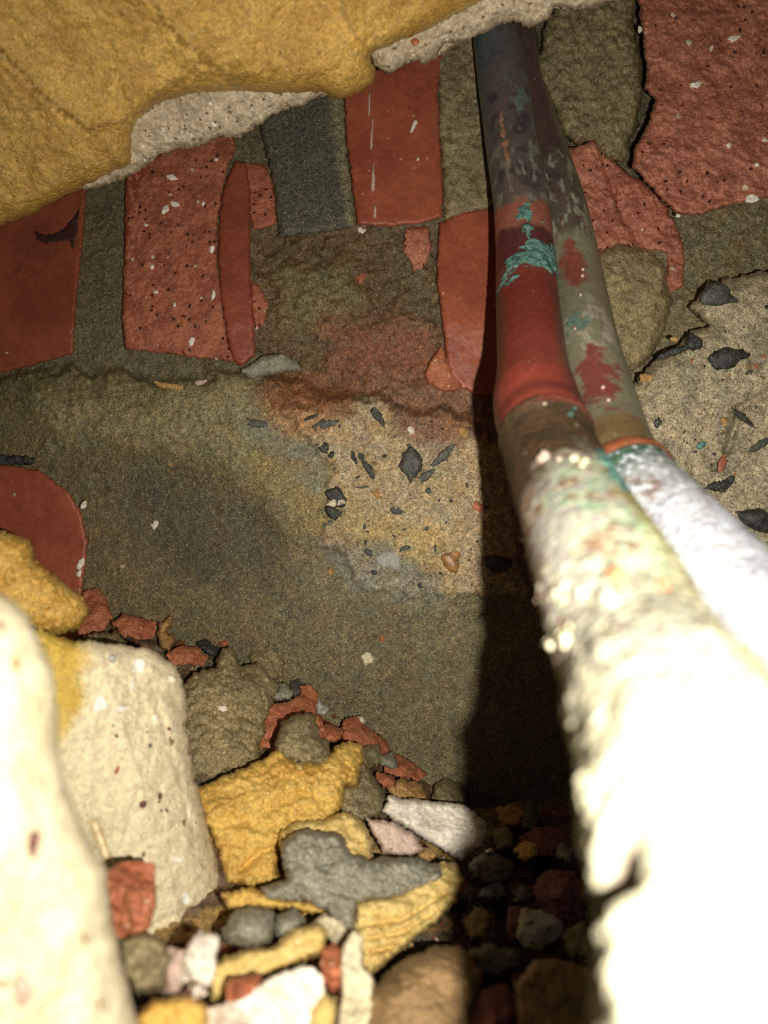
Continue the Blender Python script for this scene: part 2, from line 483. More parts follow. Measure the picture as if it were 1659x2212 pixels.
# broken brown mortar between the bricks
zone([(530, 490), (780, 490), (890, 480), (950, 500), (960, 800), (900, 850), (640, 850), (560, 780), (545, 620)], (114, 92, 62), 14, -0.004, 0.0050)
zone([(600, 590), (760, 560), (800, 640), (720, 720), (620, 700)], (124, 112, 70), 25, 0.004, 0.003, 0.8)
zone([(700, 700), (900, 680), (960, 760), (940, 860), (820, 860), (720, 800)], (150, 92, 62), 30, 0.002, 0.003, 0.75)
zone([(840, 500), (930, 520), (940, 680), (880, 700), (850, 600)], (104, 96, 66), 25, 0.0, 0.003, 0.7)
# beige broken concrete
zone([(600, 880), (720, 860), (860, 870), (1010, 900), (1120, 1000), (1130, 1280), (960, 1290), (800, 1270), (720, 1180), (715, 1000), (650, 940)], (190, 166, 126), 9, 0.005, 0.0042)
zone([(580, 800), (760, 830), (760, 890), (690, 910), (590, 900), (555, 850)], (142, 92, 54), 25, 0.003, 0.0028)
zone([(800, 820), (960, 800), (1060, 850), (1090, 960), (930, 960), (850, 930), (830, 870)], (138, 98, 68), 25, 0.002, 0.0024)
zone([(580, 890), (700, 890), (660, 960), (600, 940)], (186, 138, 92), 20, 0.0, None, 0.8)
zone([(720, 1080), (960, 1150), (980, 1270), (900, 1290), (780, 1200)], (190, 164, 100), 30, 0.0, None, 0.6)
zone([(700, 1190), (840, 1170), (960, 1250), (960, 1300), (840, 1290), (740, 1260)], (140, 138, 124), 22, -0.001, None, 0.7)
zone([(525, 900), (600, 930), (700, 970), (690, 1090), (640, 1000), (540, 960)], (138, 136, 118), 22, 0.0, None, 0.6)
# in the pipes' shadow and right of them
zone([(1060, 820), (1300, 820), (1300, 1250), (1100, 1250), (1060, 1000)], (150, 106, 78), 40, 0.0, 0.002, 0.8)
zone([(1380, 420), (1760, 380), (1760, 720), (1440, 820), (1330, 860), (1300, 700)], (132, 120, 86), 30, 0.012, 0.0025)
warped_noise = fbm(p2(WX / 34, WY / 34, 8.0), 6, 0.72)
big = fbm(p2(WX / 210, WY / 210, 4.0), 3)
bil = fbm(p2(WX / 30, WY / 30, 5.5), 5, 0.62, True)
bil2 = fbm(p2(WX / 13, WY / 13, 15.5), 4, 0.6, True)
wh = wh + wr * (0.9 * warped_noise + 1.0 * bil + 0.55 * bil2) + 0.003 * big
wc = wc * (1 + 0.34 * warped_noise + 0.30 * bil2 + 0.25 * fbm(p2(WX / 120, WY / 120, 9.0), 3))[..., None]
hue = fbm(p2(WX / 45, WY / 45, 41.0), 5, 0.7); hue2 = fbm(p2(WX / 70, WY / 70, 51.0), 4, 0.6)
wc = wc * np.stack([1 + 0.30 * hue, 1 + 0.10 * hue2, 1 - 0.35 * hue], -1)
WD = wall_plane(WX, WY) - wh
def wall_at(px, py):
    i = int(np.clip(round((px + 420) / 4), 0, WX.shape[1] - 1)); j = int(np.clip(round((py + 420) / 4), 0, WX.shape[0] - 1))
    return float(WD[j, i])
wall = mesh_obj('wall_back', at(WX.ravel(), WY.ravel(), WD.ravel()), WQ, M['wall'], None, wc.reshape(-1, 3).clip(0.005, 0.9))
tag(wall, 'back wall of the cavity, red bricks in grey olive mortar', None, None, 'structure')

def on_wall(proud, kx=0.0, ky=0.0, cx=0, cy=0):
    return lambda x, y: wall_plane(x, y) - proud + kx * (np.asarray(x) - cx) * 1e-4 + ky * (np.asarray(y) - cy) * 1e-4

def wpart(name, outline, mat, proud, label=None, **k):
    k.setdefault('thick', 0.02)
    k.setdefault('taper', 0.97)
    if name == 'brick': k['edge'] = min(k['edge'], 9); k['bulge'] = min(k['bulge'], 0.0018) if proud < 0.03 else k['bulge']; k['step'] = 4; k.setdefault('crumbly', 0.0007 if 'rough' in mat or 'coarse' in mat else 0.0001)
    o = lump(name, outline, mat, on_wall(proud, *k.pop('slope', (0, 0, 0, 0))), wall, **k)
    if label: o['label'] = label
    return o

def blob(cx, cy, a, b, ang, n=9, wob=0.22, seed=0):
    r = np.random.default_rng(seed + int(cx * 7 + cy * 13))
    out = []
    for k in range(n):
        t = 2 * math.pi * k / n
        rr = 1 + r.uniform(-wob, wob)
        x, y = a * rr * math.cos(t), b * rr * math.sin(t)
        c, s = math.cos(ang), math.sin(ang)
        out.append((cx + x * c - y * s, cy + x * s + y * c))
    return out

wpart('brick', [(-120, 360), (190, 360), (186, 430), (175, 560), (163, 680), (158, 764), (60, 792), (0, 806), (-120, 830)], 'brick_dark', 0.006,
      'smooth deep red brick at the far left', bulge=0.002, edge=10, rough=0.0003, rscale=60, ragged=3)
wpart('brick', [(273, 360), (330, 320), (420, 260), (500, 270), (512, 320), (496, 352), (482, 400), (471, 470), (468, 560), (477, 640), (488, 720), (505, 782), (270, 754), (264, 690), (268, 560)],
      'brick_rough', 0.011, 'broken speckled red brick with a pitted face', bulge=0.003, edge=14, rough=0.0008, rscale=220, ragged=3, step=5)
wpart('brick', [(508, 348), (530, 350), (540, 420), (541, 600), (553, 768), (520, 792), (504, 782), (489, 720), (477, 640), (470, 560), (473, 470), (486, 395)], 'brick_dark', 0.007,
      'smooth dark red sliver of brick beside the speckled brick', bulge=0.002, edge=14, rough=0.0005, rscale=90, ragged=3, step=5)
wpart('brick_fragment', [(526, 348), (560, 352), (582, 370), (598, 430), (599, 482), (545, 498), (537, 420)], 'brick_rough', 0.005, None, bulge=0.0015, edge=8, rough=0.0009, rscale=200, ragged=4, step=4, crumbly=0.0006)
wpart('brick_fragment', [(540, 600), (560, 620), (580, 655), (575, 692), (553, 716), (543, 660)], 'brick_rough', 0.006, None, bulge=0.0015, edge=8, rough=0.0009, rscale=200, ragged=4, step=4, crumbly=0.0006)
wpart('brick_facet', [(270, 385), (335, 335), (312, 400), (296, 450), (284, 520), (270, 560)], 'brick_dark', 0.0122, 'smooth dark corner of the speckled brick', bulge=0.0006, edge=8, rough=0.0002, rscale=90, ragged=3, step=4, thick=0.008)
M['stain'] = grit('dark_stain', (62, 34, 28), (74, 36, 28), grain=1300, grain_amt=0.3, rough=0.6, bumps=((1300, 0.0001),))
wpart('soot_stain', [(76, 498), (100, 510), (130, 500), (150, 478), (172, 450), (168, 500), (160, 540), (150, 520), (128, 520), (98, 528), (80, 518)], 'stain', 0.0082, 'dark stain on the far left brick', bulge=0.0002, edge=5, rough=0.0002, ragged=5, step=4, thick=0.004)
for (x, y, a, b) in [(803, 300, 3, 40), (806, 400, 3.5, 46), (798, 230, 2.5, 26), (810, 460, 3, 18)]:
    fl_ = lump('lime_streak', blob(x, y, a, b, 0.05, 10, 0.3), 'pinkish', float(wall_plane(x, y)) - 0.0125, wall, thick=0.004, bulge=0.0002, edge=3, rough=0.0002, ragged=1.5, step=3)
wpart('mortar_joint', [(560, 270), (600, 200), (700, 150), (742, 190), (746, 300), (760, 430), (768, 490), (700, 503), (640, 508), (606, 512), (598, 470), (592, 400), (574, 330)],
      'wall', 0.012, 'smooth grey mortar joint standing proud', bulge=0.003, edge=20, rough=0.0006, rscale=60, ragged=4, step=4, crumbly=0.0004,
      tint=lambda x, y: ((lin((92, 87, 70)) * (1 - sstep(-14, 14, x - (712 + 0.16 * (y - 220)) + 14 * fbm(p2(x / 20, y / 20, 3.0), 3))[:, None]) + lin((140, 130, 98)) * sstep(-14, 14, x - (712 + 0.16 * (y - 220)) + 14 * fbm(p2(x / 20, y / 20, 3.0), 3))[:, None]) * (1 + 0.35 * fbm(p2(x / 5, y / 60, 6.0), 3))[:, None]).clip(0.01, 0.9))
wpart('brick', [(742, 150), (800, 90), (960, 60), (946, 200), (950, 300), (957, 400), (955, 470), (900, 484), (830, 489), (772, 485), (764, 420), (748, 300)],
      'brick', 0.010, 'smooth red brick with pale scratches', bulge=0.003, edge=12, rough=0.0005, rscale=80, ragged=3, step=5)
wpart('mortar_joint', [(942, 60), (1040, 40), (1060, 180), (1075, 300), (1078, 440), (1000, 462), (962, 474), (957, 400), (948, 250)],
      'mortar', 0.008, None, bulge=0.003, edge=20, rough=0.0024, rscale=130, ragged=6, step=5, billow=True)
wpart('brick', [(948, 482), (1000, 456), (1100, 448), (1110, 640), (1100, 850), (1035, 852), (996, 840), (968, 800), (956, 700), (944, 600)],
      'brick', 0.008, 'smooth red brick half in the shadow of the pipe', bulge=0.002, edge=10, rough=0.0004, rscale=80, ragged=3, step=5)
wpart('brick_fragment', [(876, 492), (925, 488), (932, 530), (925, 570), (895, 585), (872, 540)], 'brick_coarse', 0.004, None, bulge=0.002, edge=10, rough=0.001, step=5, ragged=4)
wpart('brick_fragment', [(955, 745), (975, 790), (1000, 838), (960, 850), (915, 815), (930, 775)], 'brick_bit', 0.008, None, bulge=0.002, edge=8, rough=0.0008, step=5, ragged=3)
wpart('mortar_joint', [(520, 800), (560, 772), (610, 762), (650, 790), (655, 800), (600, 806), (540, 820)], 'mortar_grey', 0.014, 'pale grey ridge of mortar under the dark brick sliver', bulge=0.004, edge=14, rough=0.0012, step=5, ragged=4)
wpart('mortar_joint', [(330, 822), (365, 828), (398, 834), (392, 846), (345, 838)], 'ochre', 0.011, 'thin ochre streak of mortar', bulge=0.001, edge=6, rough=0.0004, step=4, ragged=3, thick=0.008)
wpart('mortar_joint', [(420, 822), (450, 820), (440, 832), (422, 834)], 'pinkish', 0.011, None, bulge=0.001, edge=5, rough=0.0003, step=4, ragged=2, thick=0.008)
# right of the pipes
wpart('mortar_joint', [(1178, 60), (1200, 5), (1260, -40), (1385, -60), (1368, 60), (1384, 120), (1388, 200), (1372, 280), (1346, 352), (1310, 345), (1276, 302), (1240, 312), (1216, 290), (1196, 230), (1168, 185), (1160, 140)],
      'mortar', 0.020, 'thick lumpy olive mortar bulging between pipe and coarse brick', bulge=0.008, edge=30, rough=0.003, rscale=150, ragged=7, step=5, billow=True, thick=0.03)
wpart('brick', [(1368, -120), (1860, -140), (1860, 380), (1660, 428), (1600, 440), (1500, 466), (1462, 462), (1430, 430), (1396, 394), (1364, 362), (1376, 310), (1402, 262), (1412, 216), (1392, 190), (1398, 160), (1384, 60)],
      'brick_coarse', 0.052, 'big coarse red brick at the upper right, standing proud', bulge=0.008, edge=26, rough=0.0014, rscale=120, ragged=5, step=6, thick=0.06,
      grooves=[([(1470, 470), (1560, 420), (1680, 380)], 10, 0.0012)], taper=0.93)
wpart('brick', [(1225, 330), (1292, 298), (1318, 340), (1352, 372), (1400, 402), (1440, 448), (1464, 490), (1482, 560), (1472, 622), (1436, 640), (1440, 545), (1340, 530), (1262, 560), (1240, 460)],
      'brick_coarse', 0.016, 'broken red brick behind the right pipe', bulge=0.004, edge=20, rough=0.0022, rscale=120, ragged=6, step=5, grooves=[([(1300, 330), (1340, 450), (1390, 540)], 8, 0.003)])
wpart('mortar_joint', [(1250, 560), (1340, 526), (1402, 540), (1438, 580), (1452, 650), (1436, 720), (1404, 772), (1366, 804), (1320, 800), (1280, 680)],
      'mortar_brown', 0.022, 'rounded brown lump of mortar right of the pipes', bulge=0.009, edge=36, rough=0.002, rscale=130, ragged=5, step=5, billow=True)
def chunk_tint(x, y):
    n = fbm(p2(x / 70, y / 70, 21.0), 4); n2 = fbm(p2(x / 25, y / 25, 31.0), 4)
    c = lin((184, 168, 132)) * (1 - sstep(0.0, 0.25, n)[:, None]) + lin((150, 140, 112)) * sstep(0.0, 0.25, n)[:, None]
    return (c * (1 + 0.35 * n2[:, None])).clip(0.01, 0.9)
wpart('concrete', [(1528, 612), (1600, 596), (1760, 560), (1900, 700), (1900, 1420), (1640, 1300), (1500, 1200), (1340, 1100), (1330, 900), (1360, 840), (1402, 790), (1470, 745), (1500, 712), (1536, 706), (1520, 690), (1488, 664)],
      'wall', 0.045, 'beige broken concrete mass with black flecks right of the pipes', bulge=0.016, edge=90, rough=0.0026, rscale=110, ragged=7, step=6, thick=0.05, tint=chunk_tint,
      grooves=[([(1680, 840), (1600, 880), (1590, 920), (1560, 1000), (1545, 1010)], 5, 0.009), ([(1400, 800), (1450, 760), (1500, 715)], 8, 0.003), ([(1350, 880), (1450, 900), (1500, 860)], 10, 0.002)], taper=0.95)
concrete = bpy.data.objects[[o.name for o in bpy.data.objects if o.name.startswith('concrete')][-1]]
# lower left brick under the smear
wpart('brick', [(-140, 1000), (30, 1006), (85, 1016), (150, 1064), (176, 1110), (190, 1170), (182, 1230), (178, 1285), (150, 1360), (-140, 1360)],
      'brick', 0.018, 'smooth rounded red brick low on the left', bulge=0.003, edge=12, rough=0.0003, rscale=60, ragged=3, step=6)
wpart('recess_shade', [(-60, 985), (30, 982), (78, 990), (75, 1004), (20, 1004), (-60, 1008)], 'black', 0.013, None, bulge=0.001, edge=6, rough=0.0004, step=5, thick=0.006)  # black strip standing in for the shade of a gap above the brick

def fleck(name, cx, cy, a, b, deg, mat, on=None, proud=0.0008, label=None, **k):
    k.setdefault('n', 8); k.setdefault('wob', 0.38)
    n_, wob_ = k.pop('n'), k.pop('wob')
    d = on if on is not None else wall_at(cx, cy)
    par = k.pop('parent', wall)
    o = lump(name, blob(cx, cy, a, b, math.radians(deg), n_, wob_), mat, d - proud, par, thick=0.006, bulge=min(a, b) * 0.00008, edge=max(3, min(a, b) * 0.7), facets=4,
             rough=0.0004, rscale=300, ragged=min(4, 0.3 * min(a, b)), step=max(2.5, min(a, b) / 3.2), **k)
    if label: o['label'] = label
    return o

for (x, y, a, b, g, m) in [(792, 1005, 30, 7, 62, 'black'), (764, 988, 13, 6, 70, 'black'), (698, 966, 13, 10, 20, 'black'), (716, 983, 8, 6, -40, 'black'),
                           (958, 982, 34, 9, -38, 'slate'), (918, 1028, 27, 10, -36, 'slate'), (815, 900, 26, 8, 58, 'black'), (786, 1052, 20, 3.5, -4, 'slate'),
                           (672, 902, 16, 4, -25, 'black'), (554, 913, 30, 9, 8, 'slate'), (700, 916, 34, 10, -14, 'slate'), (725, 1072, 23, 17, 60, 'black'),
                           (722, 1108, 20, 14, 30, 'black'), (712, 1132, 18, 7, -10, 'slate'), (940, 1186, 12, 3.5, 85, 'slate'), (800, 1194, 14, 8, 20, 'slate'),
                           (876, 1184, 16, 6, -15, 'slate'), (908, 1264, 8, 6, 70, 'black'), (858, 1104, 14, 9, 10, 'slate'), (832, 985, 6, 5, 0, 'black'),
                           (926, 1060, 6, 6, 0, 'slate'), (1075, 1216, 36, 14, 4, 'black'), (876, 1282, 7, 5, 30, 'slate')]:
    fleck('clinker_fleck', x, y, a, b, g, m)
for (x, y, a, b, g, m, lb) in [(888, 1008, 26, 34, 5, 'slate', 'grey slate flake in the beige concrete'), (842, 1212, 26, 24, 0, 'bluegrey', 'pale grey pebble bedded in the mortar'),
                               (976, 1212, 24, 34, 15, 'amber', 'amber pebble bedded in the mortar'), (728, 1086, 22, 9, -12, 'pale', 'pale band across the black pebble'),
                               (1000, 934, 13, 12, 0, 'ochre', None), (816, 1066, 12, 11, 40, 'ochre', None), (888, 928, 11, 8, 15, 'white', None), (1034, 1094, 12, 11, 30, 'brick_bit', None),
                               (714, 1233, 8, 8, 0, 'ochre', None), (795, 1424, 15, 12, -20, 'pale', None), (826, 1380, 7, 9, 0, 'brick_bit', None),
                               (334, 1134, 8, 10, 0, 'white', None), (780, 498, 9, 8, 0, 'white', None), (780, 600, 14, 9, -35, 'brick_bit', None), (368, 1003, 7, 5, 0, 'ochre', None),
                               (264, 1224, 6, 5, 0, 'pinkish', None)]:
    fleck('pebble', x, y, a, b, g, m, label=lb, proud=0.0016)
# flecks in the concrete mass on the right
def mass_at(x, y):
    return 0.44 - 0.045 - 0.0155
for (x, y, a, b, g, m) in [(1545, 640, 52, 24, -12, 'slate'), (1502, 742, 22, 19, -30, 'black'), (1578, 772, 40, 22, -8, 'black'), (1560, 1046, 34, 14, -12, 'black'),
                           (1640, 1120, 44, 30, 15, 'black'), (1640, 962, 28, 10, -35, 'slate'), (1452, 762, 40, 8, -24, 'black'), (1420, 915, 9, 12, 10, 'slate'), (1522, 1086, 16, 8, 20, 'slate'),
                           (1605, 900, 30, 8, 40, 'black')]:
    fleck('clinker_fleck', x, y, a, b, g, m, on=mass_at(x, y), proud=0.002)
for (x, y, a, b, g, m) in [(1398, 816, 20, 10, -8, 'ochre'), (1566, 909, 10, 9, 0, 'ochre'), (1515, 962, 10, 8, -30, 'verdigris'), (1560, 1000, 7, 18, 5, 'brick_bit'), (1455, 732, 9, 7, 0, 'ochre')]:
    fleck('pebble', x, y, a, b, g, m, on=mass_at(x, y), proud=0.004)
fr_ = np.random.default_rng(21)
poly_ = [(640, 900), (860, 890), (1030, 930), (1040, 1270), (800, 1260), (730, 1150), (720, 1000)]
n_ = 0
while n_ < 70:
    x, y = fr_.uniform(620, 1060), fr_.uniform(880, 1290)
    if not inside(np.array(x), np.array(y), poly_): continue
    n_ += 1
    a_ = fr_.uniform(2.5, 6.5)
    fleck('clinker_fleck' if n_ % 3 else 'pebble', x, y, a_, a_ * fr_.uniform(0.4, 1), fr_.uniform(0, 180), ['black', 'slate', 'tan', 'black', 'pinkish', 'slate'][n_ % 6], proud=0.0006, n=6)
poly_ = [(1440, 820), (1540, 720), (1659, 640), (1700, 1160), (1620, 1120), (1480, 1000), (1400, 920)]
n_ = 0
while n_ < 45:
    x, y = fr_.uniform(1400, 1690), fr_.uniform(640, 1160)
    if not inside(np.array(x), np.array(y), poly_): continue
    n_ += 1
    a_ = fr_.uniform(2.5, 7)
    fleck('clinker_fleck' if n_ % 3 else 'pebble', x, y, a_, a_ * fr_.uniform(0.4, 1), fr_.uniform(0, 180), ['black', 'slate', 'tan', 'slate', 'brick_bit', 'slate'][n_ % 6], on=mass_at(x, y), proud=0.0016, n=6)
# pale crumbs stuck to the bricks
for (x, y, a, b, pr) in [(372, 384, 10, 8, .015), (356, 452, 9, 10, .015), (378, 440, 9, 6, .015), (328, 577, 5, 7, .015), (458, 540, 6, 9, .015), (460, 638, 5, 10, .015), (414, 738, 5, 10, .015),
                         (336, 632, 6, 5, .015), (377, 658, 4, 6, .015), (466, 345, 5, 4, .015), (440, 440, 5, 6, .015), (893, 276, 5, 14, .014), (902, 345, 4, 6, .014), (316, 486, 5, 4, .015),
                         (180, 1090, 8, 9, .022), (176, 1215, 7, 14, .022), (171, 1240, 6, 8, .022)]:
    fleck('lime_fleck', x, y, a, b, 20, 'white', on=float(wall_plane(x, y)) - pr, proud=0.001)
for (x, y, a, b, g) in [(1587, 83, 16, 8, -30), (1504, 183, 14, 8, -20), (1382, 64, 5, 8, 0), (1624, 428, 15, 8, -10), (1652, 302, 6, 6, 0), (1537, 104, 4, 7, 10), (1574, 313, 5, 5, 0), (1636, 355, 5, 5, 0), (1464, 466, 6, 5, 0)]:
    fleck('lime_fleck', x, y, a, b, g, 'white', on=float(wall_plane(x, y)) - 0.0600, proud=0.001)

# ------------------------------------------------------------------ rubble bed (floor of the cavity)
FX, FS = np.meshgrid(np.arange(-700, 2400, 7, dtype=float), np.arange(-60, 1000, 7, dtype=float))
FY = foot(FX) + FS
fd = heap(FX, FY)
fP = at(FX, FY, fd)
fn = fbm(fP * 60, 5, 0.55, True)
fd2 = fd - 0.008 * (fn + 0.15) + 0.010
n1 = fbm(fP * 45 + 3, 4); n2 = fbm(fP * 45 + 40, 4); n3 = fbm(fP * 130 + 9, 3)
fc = np.zeros(FX.shape + (3,)) + lin((110, 88, 64))
for (nn, c) in ((n1, (134, 122, 96)), (n2, (140, 78, 58)), (-n1, (84, 78, 68)), (-n2, (170, 136, 80))):
    m = sstep(0.12, 0.3, nn)[..., None]; fc = fc * (1 - m) + lin(c) * m
fc = (fc * (1 + 0.4 * n3)[..., None]).clip(0.01, 0.8)
ny, nx = FX.shape
idx = np.arange(nx * ny).reshape(ny, nx)
FQ = np.stack([idx[1:, :-1], idx[1:, 1:], idx[:-1, 1:], idx[:-1, :-1]], -1).reshape(-1, 4)
floor = mesh_obj('floor', at(FX, FY, fd2).reshape(-1, 3), FQ, M['floor'], None, fc.reshape(-1, 3))
tag(floor, 'bed of packed crumbs and dust under the rubble', None, None, 'structure')

def on_heap(lift, cx, cy, k=0.75, gx=0.0, gy=0.0):
    hc = float(heap(cx, cy))
    return lambda x, y: hc + k * (heap(x, y) - hc) - lift + 1e-4 * (gx * (np.asarray(x) - cx) + gy * (np.asarray(y) - cy))

def rub(name, outline, mat, label, cat, lift=0.008, k=0.75, g=(0, 0), group=None, depth=None, parts=(), **kw):
    o_ = np.asarray(outline, float); cx, cy = o_.mean(0)
    kw.setdefault('thick', 0.016); kw.setdefault('taper', 0.8)
    d = depth if depth is not None else on_heap(lift, cx, cy, k, *g)
    ob = lump(name, outline, mat, d, None, **kw)
    return tag(ob, label, cat, group)

# --- the two big pale stones at lower left
def stone_tint(x, y):
    n = fbm(p2(x / 60, y / 60, 71.0), 4); n2 = fbm(p2(x / 18, y / 18, 61.0), 4)
    c = np.zeros((len(x), 3)) + lin((230, 213, 174))
    m = sstep(0, 60, (x - (300 + (y - 1400) * 0.22)) + 40 * n)[:, None]; c = c * (1 - m) + lin((206, 190, 154)) * m
    m = sstep(-40, 40, 1560 - y - 1.2 * (x - 150) + 50 * n)[:, None] * sstep(-30, 30, 185 - x + 40 * n)[:, None]; c = c * (1 - m) + lin((206, 170, 74)) * m
    return (c * (1 + 0.28 * n2[:, None])).clip(0.02, 0.95)
M['stone_near'] = grit('pale_stone', None, grain=900, grain_amt=0.16, rough=0.6, spec=0.35,
                 specks=(((250, 246, 235), 120, 0.26, 0.10), ((140, 82, 62), 150, 0.13, 0.08), ((110, 98, 80), 330, 0.13, 0.14)), bumps=((900, 0.0002), (260, 0.0006)))
rub('pale_stone', [(60, 1352), (150, 1382), (250, 1390), (330, 1404), (382, 1442), (401, 1500), (406, 1570), (416, 1650), (432, 1720), (452, 1800), (480, 1900), (492, 1970), (484, 2052), (440, 2036), (400, 2060), (330, 2060), (250, 2050), (150, 1850), (90, 1650), (40, 1450)],
    'stone_near', 'long cream stone leaning beside the brown mortar lump', 'stone', depth=lambda x, y: 0.280 + 0.00013 * (x - 330) - 0.00003 * (y - 1700), thick=0.03, bulge=0.006, edge=40, rough=0.0016, rscale=110, ragged=6, step=5, crumbly=0.0008,
    tint=stone_tint, grooves=[([(205, 1780), (230, 1850), (245, 1900)], 8, 0.004), ([(350, 1990), (420, 1960), (480, 1985)], 5, 0.0015), ([(215, 1450), (300, 1460)], 6, 0.001), ([(330, 1480), (380, 1650), (420, 1800)], 6, 0.0008)],
    ridge=[([(210, 1400), (290, 1650), (370, 1900), (400, 2040)], 130, 0.006)])
rub('pale_stone', [(-260, 1262), (-60, 1262), (5, 1278), (45, 1312), (84, 1380), (116, 1450), (126, 1560), (134, 1680), (182, 1790), (228, 1880), (242, 1990), (262, 2080), (292, 2180), (330, 2330), (330, 2420), (-260, 2420)],
    'pale', 'huge out-of-focus cream stone closest to the lens, lower left corner', 'stone', depth=lambda x, y: 0.152 + 0.00006 * (x - 100) - 0.000012 * (y - 1700), thick=0.035, bulge=0.012, edge=130, rough=0.0012, rscale=110, ragged=6, step=9)
rub('mortar_lump', [(-80, 1140), (0, 1146), (32, 1154), (66, 1164), (70, 1205), (110, 1236), (142, 1262), (175, 1286), (193, 1312), (182, 1345), (150, 1366), (110, 1374), (60, 1372), (-80, 1330)],
    'yellow', 'rounded yellow lump perched above the cream stones at left', 'mortar', depth=lambda x, y: 0.300 + 0.0001 * (x - 60), thick=0.03, bulge=0.014, edge=60, rough=0.0022, rscale=200, ragged=5, step=5, billow=True)

from mathutils.bvhtree import BVHTree
_trees = {}
def surface(ob, x, y):
    """distance at which the line of sight through a picture position meets a finished piece"""
    if ob.name not in _trees:
        o_ = world_loc(ob)
        _trees[ob.name] = BVHTree.FromPolygons([o_ + v.co for v in ob.data.vertices], [tuple(p.vertices) for p in ob.data.polygons])
    a = Vector((0, 0, CAM_Z)); b = Vector(at(x, y, 1.0)) - a
    h = _trees[ob.name].ray_cast(a, b.normalized())
    return h[0].y if h[0] is not None else None
def stick(ob, rows, name='fleck'):
    for (x, y, a, b, g, m) in rows:
        d = surface(ob, x, y)
        if d is not None: fleck(name, x, y, a, b, g, m, on=d, proud=0.0004, parent=ob)
long_stone = [o for o in bpy.data.objects if o.name == 'pale_stone'][0]
near_stone = [o for o in bpy.data.objects if o.name == 'pale_stone.001'][0]
stick(long_stone, [(258, 1532, 16, 10, -10, 'white'), (286, 1484, 8, 22, 10, 'white'), (368, 1468, 10, 12, 0, 'white'), (332, 1556, 6, 13, 0, 'white'), (380, 1858, 20, 8, 20, 'white'), (240, 1424, 14, 10, 0, 'bluegrey'),
                   (306, 1738, 12, 8, -20, 'brick_purple'), (252, 1590, 5, 5, 0, 'brick_purple'), (252, 1664, 4, 13, 25, 'brick_bit'), (324, 1612, 4, 8, 0, 'slate'), (345, 1720, 6, 10, 10, 'brick_purple'), (360, 1750, 4, 6, 0, 'brick_purple'),
                   (368, 1600, 8, 9, 0, 'tan'), (366, 1575, 4, 6, 0, 'brick_purple'), (310, 1845, 4, 8, 0, 'brick_purple'), (408, 1765, 4, 9, 0, 'white'), (408, 1755, 4, 8, 0, 'white'), (436, 2012, 9, 6, 0, 'brick_purple')])
stick(near_stone, [(70, 1830, 18, 44, 15, 'brick_purple'), (44, 2140, 28, 38, 10, 'pinkish'), (32, 1436, 12, 18, 0, 'tan'), (180, 2025, 10, 12, 0, 'tan'), (215, 2170, 9, 12, 0, 'tan')])

